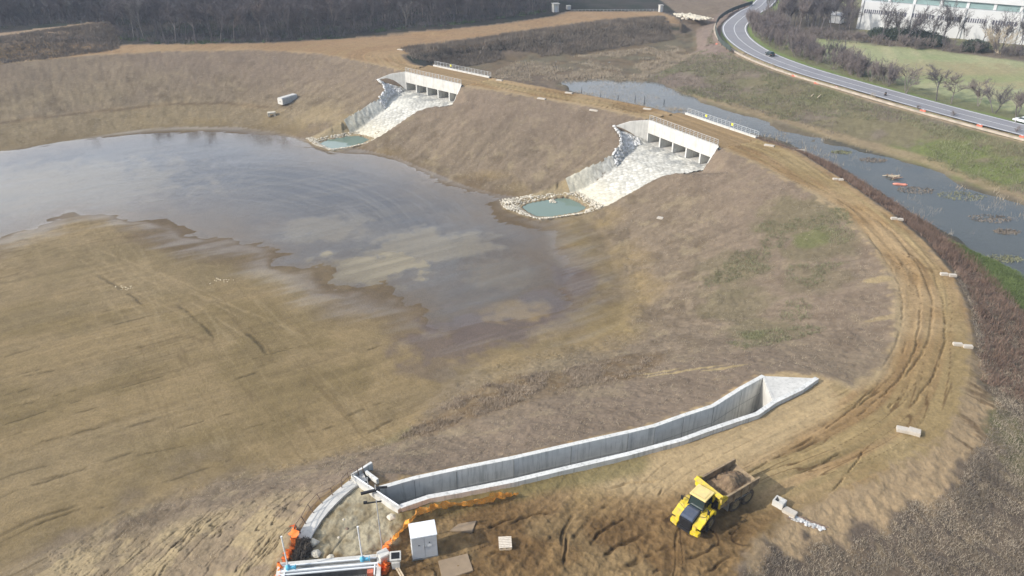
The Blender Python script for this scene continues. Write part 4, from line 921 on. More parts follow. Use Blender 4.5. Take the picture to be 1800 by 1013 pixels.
mb = MB(); q = Vector(P(651, 864, .75)); mb.box((q.x, q.y, .75), (1.9, .28, .22), .35); mb.box((q.x + 1.0, q.y + .5, .8), (1.2, .22, .18), .1); tag(mb.build('steel_beam', 'dark', bevel=.02), 'dark steel section lying across the pale beam at the mast', 'steel section')

# small inlet box
ib = empty('inlet_box', P(634, 842, 0), 0, 'small open concrete inlet box standing above the slope by the curved walk', 'inlet box')
ax = P(622, 838, .5); bx = P(639, 827, .5); rz_ = math.atan2(bx[1] - ax[1], bx[0] - ax[0])
mb = MB(); mb.box((0, .9, .05), (2.6, .3, 1.1), rz_); mb.box((1.15, .05, .0), (.3, 1.9, 1.0), rz_); mb.build('box_wall', 'conc', ib, .02)
mb = MB(); mb.box((.35, .15, -.12), (1.5, 1.3, .5), rz_); mb.build('opening_shade_block', 'black_open', ib)  # solid black block painted as the shade in the box

# curved walk with a broken railing
co_ = smooth(PL([(638, 831), (616, 843), (597, 858), (574, 877), (551, 898), (533, 925), (522, 945)], .15), 2)
walk = empty('curved_walk', co_[len(co_) // 2], 0, 'curved pale concrete walk with fallen rusty railing along its outer edge', 'walkway')
ci_ = smooth(PL([(645, 845), (628, 853), (611, 866), (590, 886), (570, 908), (553, 933), (545, 950)], .15), 2)
mb = MB(); n = len(co_)
vs = [(p[0], p[1], .18) for p in co_] + [(p[0], p[1], .18) for p in ci_] + [(p[0], p[1], -1.3) for p in co_] + [(p[0], p[1], -.6) for p in ci_]
fs = []
for i in range(n - 1): fs += [(i, i + 1, n + i + 1, n + i), (i, 2 * n + i, 2 * n + i + 1, i + 1), (n + i, n + i + 1, 3 * n + i + 1, 3 * n + i)]
fs += [(0, n, 3 * n, 2 * n), (n - 1, 3 * n - 1, 4 * n - 1, 2 * n - 1)]
mb.add(vs, fs); under(mb.build('slab', 'conc_light'), walk)
mb = MB(); rr = random.Random(3); rail_o = offset(co_, 0)
tops = []
sgn = 1 if (Vector(offset(co_, 1)[8][:2]) - Vector(ci_[8][:2])).length > (Vector(offset(co_, -1)[8][:2]) - Vector(ci_[8][:2])).length else -1
for k in range(0, n, 3):
    p = offset(co_, -sgn * .15)[k]; lean = rr.uniform(-.2, .5); t_ = offset(co_, sgn * lean)[k]; tops.append((p, (t_[0], t_[1], 1.15 + rr.uniform(-.1, .1))))
for p, t_ in tops:
    m1 = MB(); m1.tube([(p[0], p[1], .1), t_], .05, 6); under(m1.build('railing_post', 'rust'), walk)
for h_ in (1.0, .55):
    mb.tube([(p[0] + (t_[0] - p[0]) * h_, p[1] + (t_[1] - p[1]) * h_, .1 + (t_[2] - .1) * h_) for p, t_ in tops], .035, 5)
under(mb.build('railing_rail', 'rust'), walk)

# ------------------------------------------------------------------ INTAKE CHAMBER
def frame_at(p0, p1): return math.atan2(p1[1] - p0[1], p1[0] - p0[0]), math.hypot(p1[0] - p0[0], p1[1] - p0[1])
c0 = P(489, 989, .45); c1 = P(671, 973, .45); rz_, W_ = frame_at(c0, c1)
ch = empty('intake_chamber', (c0[0], c0[1], 0), rz_, 'open concrete intake chamber with white steel rails and two blue sluice gears', 'intake chamber')
Dp = 3.1
def CB(name, boxes, m, bev=.02, parent=None):
    mb = MB()
    for b in boxes: mb.box(*b)
    return mb.build(name, m, parent or ch, bev)
CB('frame_wall', [((W_ / 2, -.2, -1.4), (W_, .4, 3.7)), ((W_ / 2, -Dp, -1.4), (W_, .55, 3.7)), ((.35, -Dp / 2 - .1, -1.402), (.7, Dp - .5, 3.696)), ((W_ - .2, -Dp / 2 - .1, -1.402), (.4, Dp - .5, 3.696))], 'conc_light')
CB('pit_floor', [((W_ / 2, -Dp / 2, -2.6), (W_ - .9, Dp - .5, .2))], 'black_open', 0)  # floor coloured black to paint in the shade of the pit
CB('inner_grey_panel', [((W_ / 2 - .1, -.75, .05), (W_ - 1.6, .6, .08))], 'galv', .01)
CB('side_beam', [((W_ / 2, -1.15, .55), (W_ - .5, .16, .16)), ((W_ / 2, -1.42, .42), (W_ - .6, .12, .14)), ((W_ / 2, -.5, .50), (W_ - .9, .10, .12))], 'white', .01)
CB('cross_strut', [((.75, -1.75, .45), (.12, 1.1, .14)), ((W_ - .55, -1.75, .45), (.12, 1.1, .14)), ((.75, -.85, .5), (.12, .6, .12))], 'white', .01)
CB('trash_rack', [((1.2 + k * .14, -2.0, -.9), (.04, .05, 2.2)) for k in range(int((W_ - 2.4) / .14))], 'navy', 0)
for x_, y_, h_ in ((1.05, -.95, 3.5), (W_ - 1.65, -.75, 3.7)):
    g = MB(); g.lathe([(0, .22), (.28, .24), (.42, .15), (.5, .10)], (x_, y_, .62), 'z', 12); g.box((x_ + .32, y_ - .02, .78), (.42, .22, .24)); gb = g.build('sluice_gear', 'cyan', ch, .01)
    g = MB(); g.lathe([(0, .05), (.08, .05)], (x_ + .6, y_ - .02, .74), 'x', 8); g.lathe([(-.02, .22), (.04, .22)], (x_ + .62, y_ - .02, .78), 'x', 14); g.build('hand_wheel', 'cyan', gb)
    g = MB(); g.tube([(x_, y_, 1.0), (x_ - .02, y_ + .02, 1.0 + h_)], .065, 8); g.lathe([(0, .09), (.1, .09)], (x_ - .02, y_ + .02, 1.0 + h_), 'z', 8); g.build('spindle_cover', 'white', ch)
CB('red_block', [((W_ - .95, -1.75, .1), (.55, .45, .5))], 'red', .02)

# mast
q = P(672, 966, 0); ms = empty('steel_mast', (q[0], q[1], 0), 0, 'tall thin grey steel mast with a short dark crossarm beside the orange netting', 'mast')
mb = MB(); mb.tube([(0, 0, -.2), (-.05, .15, 6.0)], .06, 6, .045); mb.build('pole', 'galv', ms)
mb = MB(); mb.box((-.35, .15, 5.75), (1.5, .1, .1), .2); mb.build('crossarm', 'dark', ms)
mb = MB(); mb.box((-1.0, .03, 5.85), (.35, .22, .22), .2); mb.build('lamp_head', 'dark', ms, .02)

# ------------------------------------------------------------------ WHITE ELECTRICAL CABINET
a = P(726, 985, 0); b = P(770, 977, 0); rz_, W_ = frame_at(a, b)
cb = empty('electrical_cabinet', (a[0], a[1], 0), rz_, 'large white steel electrical cabinet with grey double doors standing by the chamber', 'cabinet')
hC, dC = 2.62, 1.7
mb = MB(); mb.box((W_ / 2, dC / 2, hC / 2 + .05), (W_, dC, hC)); mb.build('housing', 'white', cb, .03)
mb = MB(); mb.box((W_ / 2, dC / 2, hC + .12), (W_ + .12, dC + .12, .12)); mb.build('roof', 'white', cb, .03)
mb = MB(); mb.box((W_ / 2, dC / 2, -.02), (W_ + .1, dC + .1, .2)); mb.build('plinth', 'conc_dark', cb)
for s in (0, 1):
    mb = MB(); mb.box((W_ * (.25 + .5 * s), -.025, hC / 2 + .08), (W_ / 2 - .05, .05, hC - .18)); d_ = mb.build('door', 'grey_front', cb, .01)
    mb = MB(); mb.box((W_ * (.47 + .06 * s), -.07, hC * .55), (.04, .05, .25)); mb.build('handle', 'galv', d_)
mb = MB(); mb.prism([(W_ * .28 - .07, hC * .66), (W_ * .28 + .07, hC * .66), (W_ * .28, hC * .66 + .14)], 'y', -.07, -.055); mb.build('warning_triangle', 'dark', cb)
mb = MB(); mb.prism([(W_ * .70 - .07, hC * .73), (W_ * .70 + .07, hC * .73), (W_ * .70, hC * .73 + .14)], 'y', -.07, -.055); mb.build('warning_triangle', 'dark', cb)
mb = MB(); mb.box((W_ * .70, -.065, hC * .60), (.34, .02, .22)); mb.build('notice_plate', 'white', cb)

# concrete pads next to it, half under soil
for (pts, lb) in ((((770, 985), (822, 972), (832, 1002), (778, 1020)), 'flat pale dusty slab in front of the cabinet shadow'), (((790, 932), (806, 920), (838, 914), (830, 934)), 'flat pale dusty slab behind the cabinet, next to the orange net')):
    pp = PL(pts, .12); mb = MB(); mb.prism([(p[0], p[1]) for p in pp], 'z', -.3, .07)
    tag(mb.build('concrete_pad', mat('dusty_slab' , (.27, .20, .13), .9, var=.15, scale=1.5), bevel=.03), lb, 'slab')

# small control pedestal
a = P(688, 1002, 0); cp = empty('control_pedestal', (a[0], a[1], 0), .12, 'small grey concrete pedestal with a dark square opening on top beside the chamber', 'pedestal')
mb = MB(); mb.box((.42, .3, .35), (.72, .6, .9)); mb.build('pedestal', 'conc_light', cp, .02)
mb = MB(); mb.box((.42, .55, 1.02), (1.0, .9, .34), rx=.25); mb.build('head_frame', 'conc_light', cp, .02)
mb = MB(); mb.box((.42, .50, 1.19), (.72, .6, .06), rx=.25); mb.build('dark_panel', 'black_open', cp)
# planks
for i_, (px, py, lb) in enumerate(((700, 1006, 'pale timber plank on the soil below the pedestal, left one'), (704, 1005, 'pale timber plank on the soil below the pedestal, right one'))):
    a = P(px, py, .1); mb = MB(); mb.box((0, 0, .05), (.14, 1.3, .05), .55); o = mb.build('timber_plank', 'wood', bevel=.005); o.location = (a[0], a[1], .12 + .0 * i_); tag(o, lb, 'plank', 'planks below the pedestal')

# pallet
a = P(888, 958, 0); pt = empty('timber_pallet', (a[0], a[1], gz(a[0], a[1]) + .05), .06, 'stack-like pale wooden pallet lying on churned soil right of the cabinet', 'pallet')
mb = MB()
for k in range(7): mb.box((0, -.58 + k * .193, .42), (1.2, .135, .035))
mb.build('top_board', 'wood_white', pt)
mb = MB()
for k in (-.52, 0, .52): mb.box((k, 0, .30), (.12, 1.25, .19))
mb.build('stringer', 'wood', pt)
mb = MB()
for k in (-.55, 0, .55): mb.box((0, k, .18), (1.2, .13, .035))
mb.build('bottom_board', 'wood', pt)
mb = MB(); mb.box((0, 0, .07), (1.1, 1.2, .14)); mb.build('bearer', 'wood', pt)

# ------------------------------------------------------------------ ORANGE NETTING
def net(px, hts, mname, name, label, wob=.35, seed=1, lean=.5):
    pts = PL(px, 0); dense = []
    for i in range(len(pts) - 1):
        for k in range(14): f = k / 14; dense.append(tuple(pts[i][j] + (pts[i + 1][j] - pts[i][j]) * f for j in range(3)))
    dense.append(pts[-1]); rr = np.random.RandomState(seed); n = len(dense); m = 9
    zb = ground(np.array([p[0] for p in dense]), np.array([p[1] for p in dense]))
    V = []
    for i, p in enumerate(dense):
        h = np.interp(i / (n - 1), np.linspace(0, 1, len(hts)), hts); t = i * .35
        a_ = dense[max(0, i - 1)]; b_ = dense[min(n - 1, i + 1)]; tx, ty = b_[0] - a_[0], b_[1] - a_[1]; l = math.hypot(tx, ty) or 1; nx, ny = -ty / l, tx / l
        for k in range(m):
            f = k / (m - 1); o = (vn(np.array([t]), np.array([f * 3.0]), seed)[0] - .5) * wob * 2 + lean * f * (1 - f * .3); dz = (vn(np.array([t * 1.7]), np.array([f * 2]), seed + 5)[0] - .5) * wob
            V.append((p[0] + nx * o + tx / l * (vn(np.array([t * 2.]), np.array([f * 4]), seed + 9)[0] - .5) * wob, p[1] + ny * o, zb[i] - .03 + f * h + dz * f))
    ids = np.arange(n * m).reshape(n, m); Q_ = np.stack([ids[:-1, :-1].ravel(), ids[1:, :-1].ravel(), ids[1:, 1:].ravel(), ids[:-1, 1:].ravel()], 1)
    o = npmesh(name, np.array(V), Q_, mname, True); return tag(o, label, 'safety net')
net([(906, 868), (880, 875), (846, 884), (800, 889), (765, 895), (735, 905), (712, 925), (694, 945), (684, 958)], [.9, 1.4, 1.5, 1.4, 1.4, 1.5, 1.5, 1.3, 1.3], 'net', 'orange_net', 'long sagging orange safety net curving from the mast to the channel', .28, 3, .9)
net([(682, 960), (676, 972), (668, 990), (672, 1003), (680, 1008), (684, 990)], [1.2, 1.0, .8, .9, .7, .6], 'net_red', 'orange_net', 'crumpled deep orange net bunched around the right corner of the chamber', .5, 7, .2)
net([(512, 932), (519, 955), (512, 970), (502, 985), (494, 995), (488, 1015), (480, 1040)], [.9, 1.5, .8, .7, .8, .6, .6], 'net_red', 'orange_net', 'crumpled deep orange net hanging at the left corner of the chamber', .45, 12, .2)
mb = MB(); q = P(676, 985, .3)
mb.box((q[0] - .1, q[1] + .3, .5), (1.0, .9, .9), .6); tag(mb.build('concrete_block', 'conc_light', bevel=.05), 'pale concrete block tilted beside the crumpled net and chamber corner', 'block')

# dark bush at the left corner of the chamber
def bush_mesh(name, n, r, h, m, seed, leaf=.10):
    rr = np.random.RandomState(seed); a = rr.rand(n) * 6.283; q = rr.rand(n) ** .5; z = rr.rand(n)
    X_ = np.cos(a) * q * r * (1 - z * .35); Y_ = np.sin(a) * q * r * (1 - z * .35); Z_ = z * h
    V, Q_ = leaf_cards(np.stack([X_, Y_, Z_], 1), leaf, rr); return npmesh(name, V, Q_, m)
def leaf_cards(C_, s, rr, asp=1.6):
    n = len(C_); u = rr.randn(n, 3); u /= np.linalg.norm(u, axis=1)[:, None]; w = np.cross(u, rr.randn(n, 3)); w /= np.linalg.norm(w, axis=1)[:, None]
    sz = s * (.6 + .8 * rr.rand(n))[:, None]
    V = np.stack([C_ - u * sz * asp, C_ + w * sz * .6, C_ + u * sz * asp], 1).reshape(-1, 3)
    return V, np.arange(n * 3).reshape(n, 3)
q = P(533, 970, 0)
bo = bush_mesh('dark_bush', 1800, 1.6, 1.4, mat('dark_dead_twigs', (.09, .075, .06), .9, var=.4), 4, .13); bo.location = (q[0], q[1], -.25); bo.scale = (.6, 1.1, .7)
tag(bo, 'dark tangled bush between the curved walk and the chamber', 'bush')

# rocks in the yard
for i_, (px, py, r_, lb) in enumerate(((551, 955, .55, 'pale stone slab lump lying by the dark bush at the foot of the walk'), (555, 975, .5, 'pale rounded stone against the chamber wall beside the dark bush'), (580, 978, .4, 'pale stone at the chamber wall, second from the dark bush'), (610, 928, .18, 'small dark stone in the middle of the dusty yard'), (595, 943, .16, 'small brown stone in the dusty yard nearest the chamber'), (688, 908, .45, 'pale flat stone in the yard near the channel end'), (604, 913, .15, 'tiny white stone near the inner edge of the walk'))):
    a = P(px, py, 0); mb = MB(); mb.rock((0, 0, 0), r_, .5, i_); o = mb.build('loose_stone', 'rust' if 'dark' in lb.split(' in ')[0] and r_ < .3 else 'stone_warm', recalc=False); o.location = (a[0], a[1], gz(a[0], a[1]) + r_ * .1); tag(o, lb, 'stone', 'stones in the dusty yard')

# ------------------------------------------------------------------ DUMP TRUCK
hd = R(214); tk = empty('dump_truck', (18.75, 52.45, .0), hd, 'yellow articulated dump truck loaded with brown soil, parked on the dirt platform', 'dump truck')
zt = gz(18.75, 52.45); tk.location.z = max(-.05, zt)
def TB(name, m, parent=tk, bev=.03): pass
# rear body: floor, sides, headboard, flared tail (x forward, y left)
x0, x1, hw = -.15, -5.6, 1.55; zf = 1.55; zs = 2.75
mb = MB(); mb.prism([(x0, zf), (x0, zf + .15), (-4.2, zf + .15), (x1, zs - .55), (x1, zs - .72), (-4.2, zf)], 'y', -hw + .1, hw - .1); mb.build('dump_body_floor', 'bodymud', tk)
for s in (-1, 1):
    mb = MB(); poly = [(x0, zf), (x0, zs + .25), (x0 - .5, zs + .12), (-4.6, zs + .02), (x1, zs - .02), (x1, zs - .75), (-4.3, zf)]
    ya, yb = sorted((s * hw, s * (hw - .1))); mb.prism(poly, 'y', ya, yb)
    for k in range(4): mb.box((-.9 - k * 1.1, s * (hw + .05), 2.1), (.14, .1, 1.0))
    mb.box(((x0 + x1) / 2, s * (hw + .02), zs + .04), (5.3, .22, .14))
    mb.build('dump_body_side', 'bodymud', tk, .015)
mb = MB(); mb.box((x0 + .02, 0, 2.4), (.14, 3.1, 1.75)); mb.prism([(x0 - .05, 3.0), (x0 + .42, 3.05), (x0 + .42, 3.2), (x0 - .05, 3.3)], 'y', -1.62, 1.62)
for s in (-1, 1): mb.prism([(x0 - .9, zs), (x0 - .02, 3.3), (x0 + .1, 3.3), (x0 + .1, 2.2), (x0 - .02, 2.2), (x0 - .7, 2.45)], 'y', *sorted((s * 1.5, s * 1.68)))
for k in (-.9, .9): mb.box((x0 + .28, k, 2.6), (.3, .12, .9))
hb = mb.build('headboard', 'yellow', tk, .02)
# load
nx_, ny_ = 46, 26; gx = np.linspace(x0 - .1, x1 + .35, nx_); gy = np.linspace(-hw + .1, hw - .1, ny_); A_, B_ = np.meshgrid(gx, gy); a_, b_ = A_.ravel(), B_.ravel()
pk = np.exp(-((a_ + 2.9) / 1.5) ** 2 - ((b_ - .25) / .95) ** 2); hz_ = 2.1 + pk * 1.25 + (fbm(a_ * 1.6, b_ * 1.6, 401, 4) - .5) * .55 + (fbm(a_ * 5, b_ * 5, 403, 2) - .5) * .16 - sst(-4.6, -5.3, a_) * .25
ids = np.arange(nx_ * ny_).reshape(ny_, nx_); Q_ = np.stack([ids[:-1, :-1].ravel(), ids[:-1, 1:].ravel(), ids[1:, 1:].ravel(), ids[1:, :-1].ravel()], 1)[:, ::-1]
ld = npmesh('soil_load', np.stack([a_, b_, hz_], 1), Q_, 'soil', False); ld.parent = tk
ld['label'] = 'heap of brown clods in the dump body'
# rear frame and bogie
mb = MB(); mb.box((-2.6, 0, 1.15), (5.4, .9, .5)); mb.box((-2.5, 0, .85), (.35, 2.2, .35)); mb.box((-4.25, 0, .85), (.35, 2.2, .35)); mb.box((.5, 0, 1.0), (1.4, .6, .6)); mb.build('rear_frame', 'dark', tk, .03)
for s in (-1, 1):
    mb = MB(); mb.box((-1.35, s * 1.25, 1.15), (.06, .75, 1.0)); mb.box((-3.4, s * 1.3, 1.45), (2.4, .6, .06)); mb.build('mudguard', 'conc_dark', tk)
def wheel(x, s, par, r=.84, w=.62, yc=1.28):
    e = MB(); prof = [(-w / 2, r * .62), (-w / 2, r * .88), (-w / 2 + .07, r * .97), (-w / 2 + .14, r), (w / 2 - .14, r), (w / 2 - .07, r * .97), (w / 2, r * .88), (w / 2, r * .62)]
    e.lathe(prof, (x, s * yc, r), 'y', 32)
    for k in range(26):
        a = 2 * math.pi * k / 26
        for q in (-1, 1): e.box((x + math.cos(a + q * .06) * r, s * yc + q * .15, r + math.sin(a + q * .06) * r), (.09, .26, .07), ry=-a)
    t = e.build('wheel', 'tyre', par)
    e = MB(); yo = s * (yc + w / 2 - .02); e.lathe([(-.05, .50), (.0, .52), (.03, .50)] if s > 0 else [(-.03, .50), (0, .52), (.05, .50)], (x, yo, r), 'y', 20); e.lathe([(0, .2), (s * .1, .17)], (x, yo, r), 'y', 12)
    e.build('rim', 'rim', t); return t
for x in (-2.5, -4.25):
    for s in (-1, 1): wheel(x, s, tk)
# front unit, yawed a few degrees at the hitch
fu = bpy.data.objects.new('front_unit', None); COL.objects.link(fu); fu.parent = tk; fu.rotation_euler = (0, 0, R(12)); fu.empty_display_size = .2
mb = MB(); mb.box((2.0, 0, 1.05), (3.6, 1.1, .55)); mb.box((1.75, 0, .85), (.35, 2.2, .35)); mb.build('front_frame', 'dark', fu, .03)
for s in (-1, 1): wheel(1.75, s, fu)
# cab
cx0, cx1, cw = .55, 2.1, .82
mb = MB(); mb.prism([(cx0, 1.3), (cx0, 2.1), (cx1 + .05, 2.1), (cx1 + .15, 1.3)], 'y', -cw, cw); mb.build('cab_base', 'yellow', fu, .03)
mb = MB(); mb.hull8([(cx0 + .05, -cw + .04, 2.1), (cx1 + .04, -cw + .04, 2.1), (cx1 + .04, cw - .04, 2.1), (cx0 + .05, cw - .04, 2.1)], [(cx0 + .1, -cw + .12, 3.2), (cx1 - .28, -cw + .12, 3.2), (cx1 - .28, cw - .12, 3.2), (cx0 + .1, cw - .12, 3.2)]); mb.build('cab_glass', 'glass', fu, .02)
mb = MB(); mb.box((1.2, 0, 3.30), (1.65, 1.72, .16)); mb.box((1.2, 0, 3.38), (1.2, 1.3, .06)); mb.build('cab_roof', 'cream', fu, .05)
for s in (-1, 1):
    for (xa, xb) in ((cx0 + .05, cx0 + .1), (cx1 + .04, cx1 - .28), (1.25, 1.2)): mb = MB(); mb.tube([(xa, s * (cw - .02), 2.05), (xb, s * (cw - .10), 3.24)], .05, 5); mb.build('cab_pillar', 'dark', fu)
# hood, grille, fenders, bumper
mb = MB(); mb.prism([(2.15, 1.35), (2.15, 2.2), (2.5, 2.25), (3.45, 2.02), (3.72, 1.85), (3.80, 1.3)], 'y', -.66, .66); mb.build('hood', 'navy', fu, .07)
mb = MB()
for k in range(6): mb.box((3.83, 0, 1.02 + k * .13), (.06, 1.15, .07))
mb.box((3.74, 0, 1.35), (.12, 1.25, .95)); mb.build('grille', 'dark', fu)
for s in (-1, 1):
    mb = MB(); ya, yb = sorted((s * .70, s * 1.55))
    mb.prism([(.75, 1.35), (.85, 1.85), (1.15, 2.0), (2.35, 2.0), (2.9, 1.72), (3.55, 1.55), (3.6, 1.35), (2.8, 1.45), (2.3, 1.78), (1.2, 1.78), (.95, 1.3)], 'y', ya, yb); mb.build('fender', 'yellow', fu, .03)
    mb = MB(); mb.box((3.1, s * .92, 1.15), (1.1, .40, .75)); mb.build('side_panel', 'yellow', fu, .04)
    mb = MB(); mb.hull8([(3.35, s * .75 - .0, .55), (3.95, s * .72, .55), (3.8, s * 1.5, .55), (3.4, s * 1.55, .55)], [(3.35, s * .75, .98), (3.98, s * .72, .98), (3.85, s * 1.5, .98), (3.4, s * 1.55, .98)]); bm_ = mb.build('bumper', 'yellow', fu, .03)
    mb = MB(); mb.lathe([(0, .13), (.03, .12)], (3.86, s * 1.08, .8), 'x', 12); mb.build('headlight', 'white', bm_)
    mb = MB(); mb.tube([(2.0, s * .85, 2.6), (2.2, s * 1.4, 2.75), (2.22, s * 1.42, 2.3)], .03, 5); mb.build('mirror_arm', 'dark', fu)
    mb = MB(); mb.box((2.22, s * 1.44, 2.5), (.10, .26, .48)); mb.build('mirror', 'dark', fu, .02)
mb = MB(); mb.box((3.86, 0, .68), (.16, 1.4, .3)); mb.build('tow_plate', 'dark', fu, .02)
mb = MB(); mb.box((.15, 0, 1.7), (.6, 1.9, 1.1)); mb.box((.1, 1.1, 1.9), (.5, .5, .9)); mb.tube([(.45, 1.15, 1.8), (.45, 1.15, 3.1)], .09, 8); mb.build('engine_rear_housing', 'dark', fu, .03)
mb = MB()
for k in range(4): mb.box((2.35 - k * .0, 1.50 + .03 * k, 1.5 - k * .28), (.5, .22, .04))
mb.tube([(2.1, 1.6, .6), (2.1, 1.5, 2.4)], .025, 5); mb.tube([(2.6, 1.6, .6), (2.6, 1.5, 2.4)], .025, 5); mb.build('ladder', 'dark', fu)
mb = MB(); mb.tube([(2.75, .70, 1.9), (2.75, 1.45, 2.35), (1.7, 1.45, 2.5), (1.0, 1.3, 2.5)], .025, 5); mb.tube([(2.75, -.70, 1.9), (2.75, -1.45, 2.35), (1.7, -1.45, 2.5)], .025, 5); mb.build('handrail', 'dark', fu)

# ------------------------------------------------------------------ CONCRETE DRAIN BLOCKS ALONG THE TRACK
M['block_conc'] = mat('weathered_pinkish_concrete', (.50, .45, .38), .85, var=.15, scale=2, dirt=(.34, .28, .20), dirt_amt=.5, dirt_scale=1.5)
def block(px, py, sx, sy, sz, ang, lb, hole=False, z=0, m='conc_light', group='concrete drain blocks along the track edge', name='concrete_block', lift=.0):
    a = P(px, py, z); g = gz(a[0], a[1]); sx *= .86; sy *= .8; m = m if hole or m != 'conc_light' else 'block_conc'
    if hole:
        r = empty(name, (a[0], a[1], g - .05), ang, lb, 'concrete block', group); t = .16
        mb = MB(); mb.box((0, sy / 2 - t / 2, sz / 2), (sx, t, sz)); mb.box((0, -sy / 2 + t / 2, sz / 2), (sx, t, sz)); mb.box((sx / 2 - t / 2, 0, sz / 2 - .002), (t, sy - 2 * t, sz - .004)); mb.box((-sx / 2 + t / 2, 0, sz / 2 - .002), (t, sy - 2 * t, sz - .004)); mb.box((sx * .2, 0, sz - .05), (sx * .45, sy - .1, .12)); mb.build('block_wall', m, r, .02)
        mb = MB(); mb.box((0, 0, .12), (sx - .1, sy - .1, .2)); mb.build('inside_shade_block', 'black_open', r)  # black fill paints the shade inside the hollow box
        return r
    mb = MB(); mb.box((0, 0, sz / 2 - .06), (sx, sy, sz)); o = mb.build(name, m, bevel=.04); o.location = (a[0], a[1], g + lift); o.rotation_euler = (0, 0, ang); return tag(o, lb, 'concrete block', group)
block(1369, 888, 1.25, 1.15, .75, -.75, 'pale hollow drain box nearest the dump truck at the track edge', True)
block(1388, 902, 1.5, 1.0, .35, -.75, 'pale flat drain slab beside the hollow box, at the top of the ribbed chute')
block(1588, 758, 1.7, 1.0, .45, -.35, 'left pale block of the tumbled pair at the lower right track edge')
block(1607, 762, 1.4, 1.2, .5, -.5, 'right pale block of the tumbled pair at the lower right track edge')
for px, py, w_, a_, lb in ((1683, 607, 1.35, -.15, 'inner'), (1701, 611, 1.35, -.15, 'outer')): block(px, py, w_, .7, .4, a_, lb + ' pinkish block of the pair where the track bulges farthest right')
for px, py, w_, a_, lb in ((1659, 484, 1.3, -.1, 'inner'), (1674, 486, 1.3, -.1, 'outer')): block(px, py, w_, .75, .4, a_, lb + ' pinkish block of the pair at the track edge level with the green strip')
for px, py, lb in ((1571, 386, 'inner'), (1582, 387, 'outer')): block(px, py, 1.2, .75, .4, -.1, lb + ' pinkish block of the pair at the track edge opposite the debris in the river')
for px, py, lb in ((1468, 316, 'inner'), (1478, 317, 'outer')): block(px, py, 1.1, .8, .35, -.1, lb + ' small block of the pair past the nearer railing')
for px, py, w_, lb in ((1352, 257, 2.6, 'pale flat kerb slab on the track edge just past the nearer river railing'), (1000, 164, 2.6, 'pale flat slab on the track edge midway between the two culverts'), (1138, 192, 2.6, 'pale flat slab on the track edge just before the nearer culvert'), (878, 142, 2.4, 'pale flat slab on the track edge just past the farther railing'), (952, 174, 2.8, 'whitish patch of rubble on the basin edge of the track nearer the farther culvert'), (1044, 192, 2.8, 'whitish patch of rubble on the basin edge of the track nearer the second culvert'), (1162, 370, 1.5, 'lone pale slab lying on the slope right of the nearer pool'), (704, 88, 2.6, 'pale slab on the dirt at the far junction')):
    block(px, py, w_, 1.2, .3, -.5, lb, z=-6.5 if py == 370 else 0)
a = P(390, 264 * 0 + 495, ZB)
for px, py, lb in ((390, 495, 'pale patch of gravel left on the dry mud, nearer the water'), (218, 509, 'pale patch of gravel left on the dry mud, at the tyre track')):
    a = P(px, py, ZB); mb = MB()
    for k in range(26): mb.rock((random.gauss(0, .9), random.gauss(0, .5), 0), random.uniform(.06, .16), .5)
    o = mb.build('gravel_patch', 'straw', recalc=False); o.location = (a[0], a[1], gz(a[0], a[1])); tag(o, lb, 'gravel')
# long white culvert piece and small table-like block on the far shore
a = P(508, 190, -10.3); g = gz(a[0], a[1]); o = empty('concrete_culvert_piece', (a[0], a[1], g), R(58), 'long white concrete box lying on the far shore, larger of two', 'concrete box')
mb = MB(); mb.prism([(-1.15, 0), (-1.15, 1.7), (-.9, 2.05), (.9, 2.05), (1.15, 1.7), (1.15, 0)], 'x', -3.2, 3.2); mb.build('box_shell', 'conc_light', o, .05)
mb = MB(); mb.box((-3.22, 0, .9), (.06, .35, .35)); mb.build('end_hole', 'conc_dark', o)
a = P(478, 204, -10.6); g = gz(a[0], a[1]); o = empty('concrete_trestle', (a[0], a[1], g), R(20), 'small pale block with a notch below it, lying on the far shore', 'concrete block')
mb = MB(); mb.box((0, 0, 1.05), (2.5, 1.6, .45)); mb.build('top_slab', 'stone_warm', o, .05)
mb = MB(); mb.box((-.85, 0, .45), (.7, 1.5, .9)); mb.build('foot_block', 'stone_warm', o, .05); mb = MB(); mb.box((.85, 0, .45), (.7, 1.5, .9)); mb.build('foot_block', 'stone_warm', o, .05)
# ribbed chute down the outer slope
def slope_line(px, z0=0, z1=-3.0, n=14):
    pa = P(*px[0], z0); pb = P(*px[1], z1); xs = np.linspace(pa[0], pb[0], n); ys = np.linspace(pa[1], pb[1], n); return xs, ys, ground(xs, ys)
xs, ys, zs = slope_line(((1393, 908), (1436, 962)), 0, -3.2)
ct = empty('drain_chute', (xs[0], ys[0], zs[0]), 0, 'narrow ribbed rubble chute running down the outer slope from the drain slab', 'drain chute')
mb = MB(); rr = random.Random(9)
for k in range(150):
    f = rr.random() * (len(xs) - 1); i_ = int(f); i_ = min(i_, len(xs) - 2); f -= i_; x = xs[i_] + (xs[i_ + 1] - xs[i_]) * f; y = ys[i_] + (ys[i_ + 1] - ys[i_]) * f; z = zs[i_] + (zs[i_ + 1] - zs[i_]) * f
    mb.rock((x + rr.uniform(-.35, .35), y + rr.uniform(-.2, .2), z), rr.uniform(.10, .22), .5, rr.random())
under(mb.build('rubble_lining', 'stone', recalc=False), ct)
for s in (-.5, .5):
    mb = MB(); mb.tube([(x + s, y + s * .2, z + .05) for x, y, z in zip(xs, ys, zs)], .09, 5); under(mb.build('chute_edge', 'rust'), ct)
#PART3

